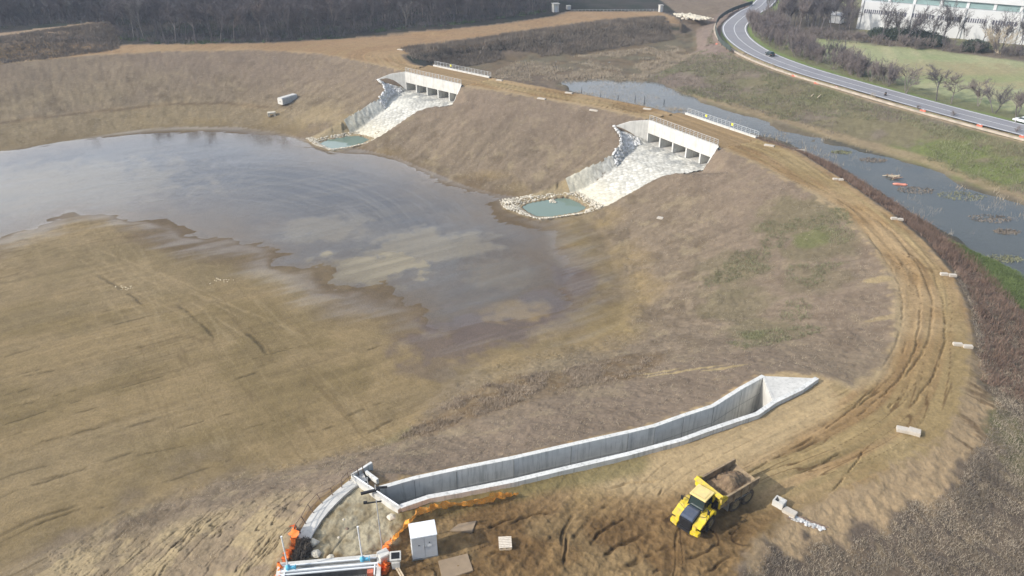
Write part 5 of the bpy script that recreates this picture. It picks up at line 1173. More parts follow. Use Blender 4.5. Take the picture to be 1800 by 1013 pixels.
# ------------------------------------------------------------------ VEGETATION
def bare_tree_mesh(name, seed, h, spread, twigs=900, levels=4, multi=1, m='bark', tw=.05, trunk=.16, droop=0.0):
    rr = random.Random(seed); segs = []; tips = []
    def grow(p, d, l, r, lev):
        n = 3; q = p
        for k in range(n):
            d = (d + Vector((rr.gauss(0, .10), rr.gauss(0, .10), rr.gauss(.03, .05)))).normalized(); q2 = q + d * l / n
            segs.append((q, q2, r * (1 - k / n * .35), r * (1 - (k + 1) / n * .35), lev)); 
            if lev >= 1 or k >= 1: tips.append((q2, d, lev))
            if lev < levels and (k > 0 or lev > 0):
                for _ in range(2 if lev < levels - 1 else 1):
                    a = rr.uniform(0, 6.283); s = rr.uniform(.5, 1.0) * spread
                    nd = (d + Vector((math.cos(a) * s, math.sin(a) * s, rr.uniform(-.05 - droop, .35 - droop)))).normalized(); grow(q2, nd, l * rr.uniform(.45, .68), r * .5, lev + 1)
            q = q2
    for k in range(multi):
        a = rr.uniform(0, 6.28); t = 0 if multi == 1 else rr.uniform(.15, .75)
        grow(Vector((math.cos(a) * t * .5 * (multi > 1), math.sin(a) * t * .5 * (multi > 1), -.3)), Vector((math.cos(a) * t, math.sin(a) * t, 1)).normalized(), h * (.62 if multi == 1 else rr.uniform(.5, .8)), trunk, 0)
    V = []; Fq = []
    big = MB()
    for a, b, r0, r1, lev in segs:
        if lev <= 1: big.tube([a, b], r0, 5, r1)
    tr = []
    for a, b, r0, r1, lev in segs:
        if lev >= 2:
            d = (b - a); w = d.cross(Vector((rr.gauss(0, 1), rr.gauss(0, 1), rr.gauss(0, 1)))).normalized() * max(r0, tw * .6)
            tr.append((a - w, a + w, b + w * .6)); tr.append((a - w, b + w * .6, b - w * .6))
    for _ in range(twigs):
        p, d, lev = rr.choice(tips); e = (d + Vector((rr.gauss(0, .6), rr.gauss(0, .6), rr.gauss(.15, .4)))).normalized() * rr.uniform(.5, 1.7) * (h / 12) ** .5
        w = e.cross(Vector((rr.gauss(0, 1), rr.gauss(0, 1), rr.gauss(0, 1)))).normalized() * tw * .5
        tr.append((p - w, p + w, p + e))
    cr = MB()
    for t in tr: cr.add(t, [(0, 1, 2)])
    return big, cr
PROTO = {}
def tree_proto(key, **kw):
    big, cr = bare_tree_mesh(key, **{k: v for k, v in kw.items() if k != 'm'})
    mm = kw.get('m', 'bark'); one = MB(); one.v = list(big.v); one.f = list(big.f); one.add(cr.v, cr.f)
    me = bpy.data.meshes.new(key); me.from_pydata([tuple(v) for v in one.v], [], one.f); me.materials.append(M[mm]); me.update()
    PROTO[key] = (me, big, cr, mm); return me
for i in range(4): tree_proto('bare_tree_%d' % i, seed=20 + i, h=13, spread=.8, droop=.1, twigs=900, levels=3, tw=.085, trunk=.2)
tree_proto('pale_tree_0', seed=31, h=12, spread=.5, twigs=800, levels=3, tw=.08, trunk=.16, m='bark_grey')
tree_proto('warm_tree_0', seed=33, h=12, spread=.6, twigs=900, levels=3, tw=.085, trunk=.16, m='bark_warm')
for i in range(3): tree_proto('shrub_%d' % i, seed=50 + i, h=4.5, spread=.6, twigs=1300, levels=2, tw=.055, trunk=.05, multi=6, m='bark_warm')
tree_proto('shrub_grey', seed=58, h=4.5, spread=.6, twigs=700, levels=2, tw=.055, trunk=.05, multi=6, m='bark')
tree_proto('shrub_straw', seed=59, h=5, spread=.5, twigs=800, levels=2, tw=.05, trunk=.05, multi=7, m='bark_pale')
def inst(key, name, x, y, z, s, rz, lb, cat, group=None):
    o = bpy.data.objects.new(name, PROTO[key][0]); COL.objects.link(o); o.location = (x, y, z); o.scale = (s, s, s * random.uniform(.85, 1.15)); o.rotation_euler = (0, 0, rz); return tag(o, lb, cat, group)
def proj(x, y, z):
    z -= H; f = y * math.cos(TH) - z * math.sin(TH); u = y * math.sin(TH) + z * math.cos(TH); return 900 + F * x / f, 506.5 - F * u / f
# the wood behind the far track
FRONT = PL([(-200, 76), (-90, 73), (0, 66), (90, 58), (180, 58), (214, 70), (300, 78), (480, 74), (600, 66), (680, 58), (780, 50), (880, 38), (960, 24)], 0)
FRONT.sort(key=lambda p: p[0])
def behind(x, y):                           # depth behind the wood's front line
    fx = [p[0] for p in FRONT]; fy = [p[1] for p in FRONT]; return y - np.interp(x, fx, fy)
rr = random.Random(77); pts = []
cand = []
for _ in range(14000):
    x = rr.uniform(-330, 40); y = rr.uniform(250, 460); b = float(behind(x, y)); 
    if b < 1.5 or b > 105: continue
    px_, py_ = proj(x, y, 6)
    if px_ < -60 or px_ > 985 or py_ < -160: continue
    if rr.random() > .35 + .65 * math.exp(-b / 40): continue
    cand.append((b, x, y))
grid = {}
for b, x, y in cand:
    k = (int(x / 5.2), int(y / 5.2))
    if any((x - q[0]) ** 2 + (y - q[1]) ** 2 < 5.0 ** 2 for dx in (-1, 0, 1) for dy in (-1, 0, 1) for q in grid.get((k[0] + dx, k[1] + dy), [])): continue
    grid.setdefault(k, []).append((x, y)); pts.append((b, x, y))
pts.sort(); print('wood trees', len(pts))
for b, x, y in pts[:230]:
    r_ = rr.random(); key = 'bare_tree_%d' % rr.randrange(4) if r_ < .8 else ('pale_tree_0' if r_ < .93 else 'warm_tree_0')
    lb = {'b': 'tall bare grey-brown tree in the wood behind the far dirt track', 'p': 'slim bare pale-barked tree in the wood behind the far dirt track', 'w': 'bare reddish-brown tree in the wood behind the far dirt track'}[key[0]]
    row = 'on the front edge of the wood' if b < 9 else ('just inside the wood' if b < 24 else 'deep in the wood'); px_ = proj(x, y, 4)[0]
    sec = 'behind the earth mound' if px_ < 215 else ('above the far shore' if px_ < 470 else ('above the dirt junction' if px_ < 720 else 'near the valve tower'))
    lb = {'b': 'bare grey-brown tree', 'p': 'slim pale-barked bare tree', 'w': 'bare reddish-brown tree'}[key[0]] + ' ' + row + ', ' + sec
    inst(key, 'bare_tree', x, y, -.3, rr.uniform(.75, 1.15), rr.uniform(0, 6.28), lb, 'tree', lb.replace('bare ', '').replace('tree', 'trees', 1))
def merged(keys, places, name, m=None):
    Vs = []; Fs = []; o = 0
    for (x, y, z, s, rz, k) in places:
        me, big, cr, mm = PROTO[keys[k % len(keys)]]
        if not hasattr(merged, 'c'): merged.c = {}
        kk = keys[k % len(keys)]
        if kk not in merged.c: merged.c[kk] = (np.array([tuple(v) for v in cr.v], np.float32), np.array([f for f in cr.f], np.int32))
        V, Q_ = merged.c[kk]; c_, s_ = math.cos(rz), math.sin(rz)
        W = np.stack([(V[:, 0] * c_ - V[:, 1] * s_) * s + x, (V[:, 0] * s_ + V[:, 1] * c_) * s + y, V[:, 2] * s + z], 1)
        Vs.append(W); Fs.append(Q_ + o); o += len(V)
    return npmesh(name, np.vstack(Vs), np.vstack(Fs), m or 'bark')
rest = [(x, y, -.3, rr.uniform(.8, 1.15), rr.uniform(0, 6.28), rr.randrange(4)) for b, x, y in pts[230:]]
for _ in range(260): rest.append((rr.uniform(10, 330), rr.uniform(400, 560), -.3, rr.uniform(.8, 1.1), rr.uniform(0, 6.28), rr.randrange(4)))
rest = [r for r in rest if not (20 < r[0] < 200 and r[1] < 400 + max(0, (r[0] - 20)) * .3)]
tag(merged(['bare_tree_0', 'bare_tree_1', 'bare_tree_2', 'bare_tree_3'], rest, 'distant_wood'), 'deeper part of the bare winter wood', 'wood', kind='stuff')

def tufts(name, X_, Y_, h, n, m, spread=.25, w=.03, seed=1, lean=.5, zoff=-.03, hv=.5):
    rs = np.random.RandomState(seed); Z_ = ground(X_, Y_); k = len(X_); hh = h * (1 - hv + 2 * hv * rs.rand(k, 1))
    bx = X_[:, None] + rs.randn(k, n) * spread; by = Y_[:, None] + rs.randn(k, n) * spread; bz = np.repeat(Z_[:, None], n, 1) + zoff
    a = rs.rand(k, n) * 6.283; l = rs.rand(k, n) * lean; H_ = hh * (.5 + .7 * rs.rand(k, n))
    tx = bx + np.cos(a) * l * H_; ty = by + np.sin(a) * l * H_; tz = bz + H_
    b = rs.rand(k, n) * 6.283; wx = np.cos(b) * w; wy = np.sin(b) * w
    V = np.stack([np.stack([bx - wx, by - wy, bz], -1), np.stack([bx + wx, by + wy, bz], -1), np.stack([tx, ty, tz], -1)], 2).reshape(-1, 3)
    return npmesh(name, V, np.arange(len(V)).reshape(-1, 3), m)
def scatter(poly, n, seed, clump=0, thr=.0, sc=.15):
    xs = [p[0] for p in poly]; ys = [p[1] for p in poly]; rs = np.random.RandomState(seed)
    X_ = rs.uniform(min(xs), max(xs), n * 3); Y_ = rs.uniform(min(ys), max(ys), n * 3); k = inpoly(X_, Y_, poly)
    if thr: k &= fbm(X_ * sc, Y_ * sc, seed, 3) > thr
    X_, Y_ = X_[k][:n], Y_[k][:n]; return X_.astype(np.float32), Y_.astype(np.float32)
RV = [(p[0], p[1], 0) for p in RIVER]
FRONT.sort(key=lambda p: p[0])
# undergrowth at the foot of the wood
ug = [(p[0], p[1], 0) for p in FRONT] + [(FRONT[-1][0], FRONT[-1][1] + 60, 0), (FRONT[0][0], FRONT[0][1] + 60, 0)]
X_, Y_ = scatter(ug, 5200, 5)
tag(tufts('undergrowth', X_, Y_, 1.8, 14, 'bark', .8, .05, 5, .6), 'tangled bare undergrowth at the foot of the wood', 'undergrowth', kind='stuff')
X_, Y_ = scatter([(p[0], p[1] - 1.5, 0) for p in FRONT[4:]] + [(p[0], p[1] + 4, 0) for p in FRONT[4:]][::-1], 1500, 6, thr=.45)
tag(tufts('ivy_undergrowth', X_, Y_, .9, 16, 'ivy', .5, .09, 6, .8), 'low green ivy and grass along the front of the wood', 'undergrowth', kind='stuff')
# scrub on the bank of the far track and on the earth mound
M['scrub'] = mat('grey_brown_scrub', (.19, .158, .125), .95, var=.35, scale=.15)
M['scrub_red'] = mat('russet_scrub', (.20, .135, .10), .95, var=.3, scale=.2)
M['scrub_dry'] = mat('dry_brush', (.36, .30, .22), .95, var=.3, scale=.3)
M['dead_grass'] = mat('dead_grass', (.36, .30, .21), .95, var=.25, scale=.3)
M['scrub_green'] = mat('olive_weeds', (.19, .19, .105), .95, var=.3, scale=.2)
SCP = PL([(708, 98), (850, 79), (940, 66), (1060, 49), (1165, 40), (1185, 60), (1000, 88), (900, 92), (800, 110), (725, 112)], -2.5)
X_, Y_ = scatter(SCP, 7000, 8, thr=.30, sc=.06)
tag(tufts('bank_scrub', X_, Y_, 1.0, 14, 'scrub', .6, .06, 8, .7), 'dark grey scrub covering the bank below the far dirt track', 'scrub', kind='stuff')
MP = PL([(-60, 84), (0, 76), (100, 60), (195, 48), (210, 64), (205, 80), (100, 94), (0, 104), (-60, 114)], 1.5)
X_, Y_ = scatter(MP, 3000, 9)
tag(tufts('mound_scrub', X_, Y_, .8, 12, 'scrub', .6, .06, 9, .7), 'brown scrub on the face of the earth mound at upper left', 'scrub', kind='stuff')
OUTER = [p for p in C_out[13:26]] + [(60, 30, 0), (75, 60, 0), (84, 85, 0), (80, 110, 0)]
X_, Y_ = scatter(OUTER, 26000, 10, thr=.33, sc=.22); kk = (sdist(X_, Y_, APRON) > .4) & (sdist(X_, Y_, TRACKPOLY) > .5) & (sdist(X_, Y_, GREENB) > .2)
X_, Y_ = X_[kk], Y_[kk]
tag(tufts('outer_brush', X_, Y_, .24, 9, 'scrub_dry', .22, .020, 10, 1.3), 'dry grey-brown brush covering the outer slope at lower right', 'scrub', kind='stuff')
k2 = fbm(X_ * .3, Y_ * .3, 77, 3) > .55
tag(tufts('outer_dark_brush', X_[k2], Y_[k2], .34, 8, 'scrub', .3, .022, 11, 1.2), 'darker twiggy patches within the brush at lower right', 'scrub', kind='stuff')
RB = [(p[0], p[1], 0) for p in C_out[8:17]] + [(p[0] , p[1], 0) for p in offset(C_out, 10 if TO[3] == toe_of(1)[3] else -10)[8:17]][::-1]
X_, Y_ = scatter(RB, 3500, 12); kk = (sdist(X_, Y_, TRACKPOLY) > 1.2); 
tag(tufts('bank_brush', X_[kk], Y_[kk], .75, 12, 'scrub_red', .35, .035, 12, .7), 'russet brush on the bank between the dirt track and the river', 'scrub', kind='stuff')
SLP = [p for p in C_in[8:]] + FARW + [p for p in TOE[6:34]][::-1]
X_, Y_ = scatter([(-60, 40, 0), (62, 50, 0), (62, 190, 0), (-40, 290, 0), (-190, 290, 0), (-190, 180, 0)], 80000, 13)
sl = (sdist(X_, Y_, TRACKPOLY) > .7) & (sdist(X_, Y_, TOE) > .5) & inpoly(X_, Y_, crest_all + [(-900, 120, 0)]) & ~inpoly(X_, Y_, FLUME_POLY)
for c in CUL:
    s_, w_, out, zc, run = chan(c, X_, Y_); sl &= ~((s_ > -14) & (s_ < run + 6) & (out < 9 - 5 * sst(6, 14, s_)) )
sl &= fbm(X_ * .25, Y_ * .25, 15, 3) > .36
X_, Y_ = X_[sl], Y_[sl]; dens = np.random.RandomState(3).rand(len(X_)) < np.clip(110 / np.hypot(X_, Y_), .2, 1) * .8; X_, Y_ = X_[dens], Y_[dens]; print('slope tufts', len(X_))
tag(tufts('slope_grass', X_, Y_, .20, 7, 'dead_grass', .20, .022, 13, 1.4), 'short dead grass tufts on the slopes of the basin', 'grass', kind='stuff')
X_, Y_ = scatter(BRUSH, 3200, 14, thr=.48, sc=.3)
tag(tufts('basin_brush', X_, Y_, .35, 10, mat('brown_brush', (.31, .25, .185), .95, var=.3, scale=.3), .25, .025, 14, 1.2), 'tangled dead brush patch on the slope above the channel', 'scrub', kind='stuff')
WED = PL([(1360, 380), (1480, 400), (1520, 520), (1440, 600), (1300, 620), (1250, 540), (1230, 470)], -4)
X_, Y_ = scatter(WED, 3500, 15, thr=.54, sc=.12)
tag(tufts('slope_weeds', X_, Y_, .30, 9, 'scrub_green', .3, .03, 15, 1.0), 'olive weeds in patches on the slope inside the track bend', 'weeds', kind='stuff')
BK = BANKTOP[2:12] + BANKTOE[1:13][::-1]
X_, Y_ = scatter(BK, 9000, 16, thr=.45, sc=.05)
tag(tufts('bank_weeds', X_, Y_, .55, 9, 'scrub_green', .5, .05, 16, .9), 'green and olive weeds on the road embankment above the river', 'weeds', kind='stuff')
X_, Y_ = scatter(BK, 5000, 17, thr=.52, sc=.08)
tag(tufts('bank_dead_weeds', X_, Y_, .6, 9, 'scrub', .5, .045, 17, .9), 'dark dead weeds on the road embankment above the river', 'weeds', kind='stuff')
X_, Y_ = scatter(GREENB, 3500, 18); M['grass_green'] = mat('fresh_grass', (.13, .17, .06), .9, var=.3, scale=.3)
tag(tufts('waterside_grass', X_, Y_, .3, 9, 'grass_green', .25, .03, 18, .8), 'bright green grass strip along the near river edge', 'grass', kind='stuff')
MR = PL([(860, 135), (900, 112), (1010, 100), (1180, 80), (1230, 100), (1140, 135), (1130, 160), (1230, 195), (1150, 192), (1060, 172), (960, 150)], -4.7)
X_, Y_ = scatter(MR, 5000, 19, thr=.42, sc=.10)
tag(tufts('marsh_reeds', X_, Y_, .7, 9, 'scrub_dry', .5, .05, 19, .6), 'brown dead reeds and tussocks of the marsh beyond the track', 'reeds', kind='stuff')
X_, Y_ = scatter(RIVER, 2600, 23, thr=.56, sc=.10); kk = (sdist(X_, Y_, RIVER) > -9) | (Y_ > 165); X_, Y_ = X_[kk], Y_[kk]
tag(tufts('drowned_reeds', X_, Y_, .95, 8, 'scrub_dry', .45, .045, 23, .7), 'dead reeds and weed standing in the shallow river margins', 'reeds', kind='stuff')
# bushes along the road
HR = PL([(1318, 38), (1322, 58), (1345, 78), (1380, 96), (1430, 112), (1480, 128), (1525, 142), (1562, 152)], 0)
rr = random.Random(5); nb = 0; hs = smooth(HR, 2)
for k in range(len(hs) - 1):
    a, b = hs[k], hs[k + 1]; l = math.hypot(b[0] - a[0], b[1] - a[1])
    for q_ in range(max(1, int(l / .72))):
        f = rr.random(); x = a[0] + (b[0] - a[0]) * f + rr.uniform(0, 13 if k < len(hs) * .6 else 5); y = a[1] + (b[1] - a[1]) * f + rr.uniform(-1, 4)
        inst(rr.choice(['shrub_0', 'shrub_1', 'shrub_2', 'shrub_grey']), 'bare_bush', x, y, -.2, rr.uniform(.7, 1.15), rr.uniform(0, 6), 'leafless brownish bush in the hedgerow on the field side of the road', 'bush', 'hedgerow bushes beside the road'); nb += 1
print('bushes', nb)
def solo_tree(px, py, hpx, lb, seed, m='bark', multi=1, spread=.7, name='roadside_tree'):
    a = P(px, py, 0); d = math.hypot(a[1] * math.cos(TH) + H * math.sin(TH), 0); h = hpx * d / F / .93
    h *= .85; r = empty(name, a, seed, lb, 'tree', 'single trees along the road')
    big, cr = bare_tree_mesh('t', seed, h, spread * 1.5, 3400, 3, multi, tw=.032, trunk=.14 * h / 7, droop=.22)
    big.build('trunk', m, r); cr.build('crown', m, r, recalc=False); return r
solo_tree(1593, 163, 42, 'first single bare tree past the end of the hedgerow, low and rounded', 3, 'bark_warm', 3)
solo_tree(1646, 176, 58, 'tallest bare grey roundheaded tree by the road, with a dark trunk', 5, 'bark', 1, .85)
solo_tree(1672, 181, 48, 'leaning bare tree with reddish twigs, next to the tallest roadside tree', 8, 'bark_warm', 1, .8)
solo_tree(1719, 186, 38, 'thin sparse bare tree in the middle of the roadside row', 11, 'bark_warm', 2, .5)
solo_tree(1748, 198, 44, 'bare forked tree, second from the right edge of the photo by the road', 14, 'bark', 3, .45)
solo_tree(1786, 206, 36, 'bare many-stemmed small tree above the white car', 17, 'bark_warm', 4, .5)
# tree belt in front of the factory and the copse left of it
rr = random.Random(15)
def belt(px0, px1, y0, y1, n, keys, lb, group, s0, s1, name='bare_tree', dx=10, cat='tree'):
    for _ in range(n):
        f = rr.random(); px = px0 + (px1 - px0) * f; py = y0 + (y1 - y0) * f - rr.uniform(0, dx); a = P(px, py, 0)
        inst(rr.choice(keys), name, a[0], a[1], -.2, rr.uniform(s0, s1), rr.uniform(0, 6), lb, cat, group)
belt(1500, 1810, 70, 98, 26, ['bare_tree_0', 'bare_tree_2', 'pale_tree_0'], 'tall bare tree in the belt between the green field and the long building', 'trees of the belt before the building', .6, .95, dx=8)
belt(1350, 1500, 50, 66, 80, ['bare_tree_1', 'bare_tree_3', 'warm_tree_0', 'pale_tree_0'], 'bare tree in the copse between the road bend and the field', 'trees of the copse by the road bend', .7, 1.0, dx=42)
belt(1400, 1810, 68, 104, 70, ['shrub_0', 'shrub_1', 'shrub_grey'], 'leafless low bush along the far edge of the green field', 'bushes along the far edge of the field', .5, .8, 'bare_bush', 8, 'bush')
belt(1740, 1760, 92, 94, 2, ['shrub_straw'], 'straw-coloured bushy willow at the far field edge below the building', 'straw-coloured bushes at the field edge', 1.3, 1.7, 'straw_coloured_bush', 2, 'bush')
for i_, (px, py, s_) in enumerate(((1545, 66, 1), (1572, 69, 1.2), (1598, 72, 1.35), (1622, 76, 1.2), (1645, 80, .9), (1712, 90, 1.0))):
    a = P(px, py, 0); rs = np.random.RandomState(60 + i_); n_ = 2600; u = rs.randn(n_, 3); u /= np.linalg.norm(u, axis=1)[:, None]; q_ = (.55 + .45 * rs.rand(n_))[:, None]
    C_ = u * q_ * np.array([5.2, 3.5, 2.3]) * s_; C_ *= (1 + .35 * (fbm(u[:, 0] * 2 + 5, u[:, 2] * 2 + i_, 70, 2) - .5))[:, None]; C_ = C_[C_[:, 2] > -1.6 * s_]
    V, Q_ = leaf_cards(C_, .32, rs); r = empty('evergreen_bush', (a[0], a[1], 0), 0, 'dark evergreen bush before the building, %s' % ['leftmost of the row', 'second from the left', 'tallest of the row', 'fourth from the left', 'low one by the pale wall', 'alone farther right'][i_], 'bush', 'dark evergreen bushes before the building')
    o = npmesh('foliage', V + np.array([0, 0, 1.5 * s_]), Q_, 'ever'); o.parent = r
    mb = MB(); [mb.tube([(k_ * .5, 0, -.2), (k_ * 1.2, .2, 2.2 * s_)], .1, 5, .04) for k_ in (-1, 0, 1)]; mb.build('stems', 'bark', r)

# ------------------------------------------------------------------ FACTORY
fa = P(1508, 50, 0); fb = P(1860, 85, 0); rz_, Lf = frame_at(fa, fb)
bd = empty('long_factory', (fa[0], fa[1], 0), rz_, 'long low white factory building with green glazing band behind the trees', 'building')
def fpar(px, z):
    lo, hi = -20, Lf + 40
    for _ in range(40):
        m_ = (lo + hi) / 2; x = fa[0] + math.cos(rz_) * m_; y = fa[1] + math.sin(rz_) * m_
        if proj(x, y, z)[0] < px: lo = m_
        else: hi = m_
    return lo
hw_ = 10.6
mb = MB(); mb.box((Lf / 2, 30, hw_ / 2 - .5), (Lf, 60, hw_ + 1)); mb.build('lower_wall', 'bwall', bd)
ox = fpar(1524, hw_)
mb = MB(); mb.box((Lf / 2 + ox / 2 + 1, 33, hw_ + 1.25), (Lf - ox, 60, 2.3)); mb.build('glazing_band', 'bglass', bd)
mb = MB(); mb.box((Lf / 2 + fpar(1568, 13) / 2, 32.5, hw_ + 3.6), (Lf - fpar(1568, 13), 61, 2.4)); mb.build('fascia', 'bwall', bd)
mb = MB(); mb.box((Lf / 2 + 20, 34, hw_ + 4.95), (Lf - 30, 58, .3)); mb.build('roof', 'broof', bd)
for px in (1562, 1606, 1653, 1700, 1748, 1795):
    t_ = fpar(px, hw_ + 1.2); mb = MB(); mb.box((t_, 2.86, hw_ + 1.25), (1.0, .4, 2.3)); mb.build('mullion', 'bwall', bd)
for px in (1513, 1600, 1692, 1790):
    t_ = fpar(px, 6); mb = MB(); mb.box((t_, -.25, hw_ / 2 + .2), (.9, .5, hw_ + .4)); mb.build('pilaster', 'bwall', bd)
for a_, b_ in ((1519, 1551), (1556, 1593), (1603, 1641), (1648, 1685), (1697, 1733), (1744, 1787), (1796, 1830)):
    t0, t1 = fpar(a_, 6.6), fpar(b_, 6.6); mb = MB(); mb.box(((t0 + t1) / 2, -.03, 6.8), (t1 - t0, .1, 1.5)); w_ = mb.build('window', 'bwin', bd)
    mb = MB()
    for k in range(1, 9): mb.box((t0 + (t1 - t0) * k / 9, -.10, 6.8), (.28, .08, 1.5))
    mb.build('frame', 'bwall', w_)
a = P(1345, 52, 0)
for px, py, s_, lb, c_ in ((1470, 40, 1, 'small white shed glimpsed through the copse left of the building', 'shed'),):
    a = P(px, py, 0); r = empty('garden_shed', a, rz_, lb, c_); mb = MB(); mb.box((0, 0, 1.6), (5, 4, 3.2)); mb.build('wall', 'bwall', r, .05); mb = MB(); mb.prism([(-2.3, 3.2), (2.3, 3.2), (0, 4.4)], 'x', -2.7, 2.7); mb.build('roof', 'broof', r)

# ------------------------------------------------------------------ CARS
def car(px, py, ang, m, lb, estate=False):
    a = P(px, py, .16); r = empty('car', (a[0], a[1], .165), ang, lb, 'car'); L_, W2 = 4.3, .88
    mb = MB(); mb.prism([(-2.15, .35), (-2.12, .85), (-1.9, .98), (1.05, .92), (1.95, .78), (2.15, .6), (2.15, .35)], 'y', -W2, W2); mb.build('body', m, r, .06)
    mb = MB(); mb.hull8([(-1.9, -.8, .94), (1.1, -.8, .90), (1.1, .8, .90), (-1.9, .8, .94)], [(-1.5, -.64, 1.42), (.35, -.64, 1.44), (.35, .64, 1.44), (-1.5, .64, 1.42)]); mb.build('glasshouse', 'glass', r, .04)
    mb = MB(); mb.box((-.57, 0, 1.45), (1.8, 1.22, .05)); mb.build('roof', m, r, .02)
    for x in (-1.3, 1.3):
        for s in (-1, 1):
            mb = MB(); mb.lathe([(-.1, .31), (.1, .31)], (x, s * .8, .31), 'y', 18); w_ = mb.build('wheel', 'tyre', r); mb = MB(); mb.lathe([(0, .2), (.01, .19)] if s > 0 else [(-.01, .19), (0, .2)], (x, s * .905, .31), 'y', 12); mb.build('rim', 'galv', w_)
    for s in (-1, 1):
        mb = MB(); mb.box((2.1, s * .62, .66), (.12, .34, .14)); mb.build('headlight', 'white', r, .02); mb = MB(); mb.box((-2.12, s * .66, .8), (.08, .28, .16)); mb.build('tail_light', 'red', r, .01)
def road_dir(px, py):
    a = P(px, py, .16); d = [math.hypot(p[0] - a[0], p[1] - a[1]) for p in ROADL]; k = d.index(min(d)); k = min(max(k, 1), len(ROADL) - 2); return math.atan2(ROADL[k + 1][1] - ROADL[k - 1][1], ROADL[k + 1][0] - ROADL[k - 1][0])
car(1353, 98, road_dir(1353, 98) + math.pi, 'car_dark', 'dark green car driving on the curving asphalt road')
car(1797, 216, road_dir(1795, 216) + math.pi, 'car_white', 'white car cut by the right edge of the photo on the asphalt road')
a = P(1556, 168, .16); r = empty('bollard_like_object', a, 0, 'small dark bollard-like object standing on the edge line of the asphalt road', 'bollard'); mb = MB(); mb.lathe([(0, .45), (.08, .45), (.12, .28), (.9, .2), (1.0, .1)], (0, 0, 0), 'z', 14); mb.build('post', 'dark', r); mb = MB(); mb.lathe([(0, .34), (.12, .33)], (0, 0, .5), 'z', 14); mb.build('band', 'rust', r)  # unclear dark object on the road, given a bollard shape
# dark barrier round the outside of the bend
bl = smooth(PL([(1322, 9), (1300, 16), (1280, 24), (1263, 36), (1257, 48), (1258, 62), (1266, 78), (1284, 92)], 0), 2)
r = empty('roadside_barrier', bl[len(bl) // 2], 0, 'dark green barrier fence around the outside of the road bend', 'barrier'); mb = MB(); wall_strip(mb, bl, .15, .3, 1.9); under(mb.build('barrier_panel', 'guard'), r)
for k in range(0, len(bl), 2):
    mb = MB(); mb.box((bl[k][0], bl[k][1], .9), (.2, .2, 2.1)); under(mb.build('post', 'dark'), r)
# tan concrete kerb barrier below the road shoulder
kb = [p for p in offset(ROADL, -side * 3.2)]; kb = [p for p in kb if p[1] < 330 and p[1] > 120]
tag_o = MB(); wall_strip(tag_o, kb, .5, -.1, .38); tag(tag_o.build('shoulder_wall', mat('dusty_kerb_stone', (.40, .34, .27), .9, var=.3, scale=.5)), 'low tan stone wall following the outer shoulder of the asphalt road', 'wall')
for i_, (px, py, w_, lb) in enumerate(((1261, 70, 1.2, 'orange-red plastic barrier farthest along the road bend'), (1396, 134, 2.0, 'red plastic barrier below the road, first after the bend'), (1436, 146, 2.2, 'bright red barrier pair below the road near the pale planks'), (1470, 154, 1.5, 'small orange barrier between the red pair and the straw tuft'), (1622, 196, 2.0, 'orange barrier lying beside the brown bush at the road shoulder'), (1722, 221, 1.8, 'orange-red barrier flat on the shoulder before the right edge'), (1796, 241, 1.5, 'red barrier at the right edge of the photo below the road'))):
    a = P(px, py, 0); g = gz(a[0], a[1]); r = empty('plastic_barrier', (a[0], a[1], g), -.8, lb, 'barrier', 'orange barriers along the road shoulder')
    mb = MB(); w_ *= .75; mb.prism([(-.3, 0), (-.28, .1), (-.12, .25), (-.1, .5), (.1, .5), (.12, .25), (.28, .1), (.3, 0)], 'x', -w_ / 2, w_ / 2); mb.build('barrier_body', 'red', r, .03)
    mb = MB(); mb.box((0, 0, .53), (w_ * .3, .12, .08)); mb.build('cap', 'white', r)
for px, py, s_, lb in ((1533, 172, .28, 'small brown bush on the road shoulder left of the leaning orange barrier'), (1614, 193, .25, 'small brown bush just left of the lying orange barrier'), (1676, 205, .32, 'rounded brown bush on the tan shoulder between two orange barriers'), (1786, 232, .32, 'brown bush on the shoulder nearest the right edge'), (1357, 118, .25, 'small brown bush on the shoulder below the dark car'), (1308, 98, .25, 'small brown bush on the shoulder where the road bends')):
    a = P(px, py, 0); inst('shrub_straw' if px % 2 else 'shrub_0', 'shoulder_bush', a[0], a[1], gz(a[0], a[1]) - .1, s_, px, lb, 'bush', 'small bushes on the road shoulder')
a = P(1430, 163, -.5); 
for i_, (dx, lb) in enumerate(((0, 'long pale plank lying on the bank below the red barriers, upper one'), (1.2, 'long pale plank lying on the bank below the red barriers, lower one'))):
    mb = MB(); mb.box((0, 0, .1), (5.0, .25, .08), 1.0); o = mb.build('pale_plank', 'wood'); o.location = (a[0] + dx, a[1] - dx * 1.5, gz(a[0] + dx, a[1]) + .1); tag(o, lb, 'plank', 'planks on the road bank')

# ------------------------------------------------------------------ THINGS IN THE RIVER
a = P(1568, 313, ZW); r = empty('driftwood_raft', (a[0], a[1], ZW), .4, 'heap of broken boards and driftwood stranded in the river', 'driftwood')
rr = random.Random(2)
for k in range(12):
    mb = MB(); x, y = rr.uniform(-1.3, 1.3), rr.uniform(-1.4, 1.4); mb.box((x, y, .12 + .3 * rr.random()), (rr.uniform(1.2, 2.6), rr.uniform(.18, .4), .08), rr.uniform(-.6, .9), rx=rr.uniform(-.2, .2), ry=rr.uniform(-.15, .15)); mb.build('board', 'wood' if k % 2 else 'rust', r)
a = P(1582, 325, ZW); mb = MB(); mb.lathe([(-1.5, .08), (-1.2, .22), (-.5, .30), (.4, .24), (1.1, .28), (1.5, .1)], (0, 0, .1), 'x', 12); o = mb.build('red_plastic_roll', 'red_roll'); o.location = (a[0], a[1], ZW); o.rotation_euler = (0, 0, -.25); tag(o, 'red plastic roll floating in the river beside the driftwood', 'plastic roll')
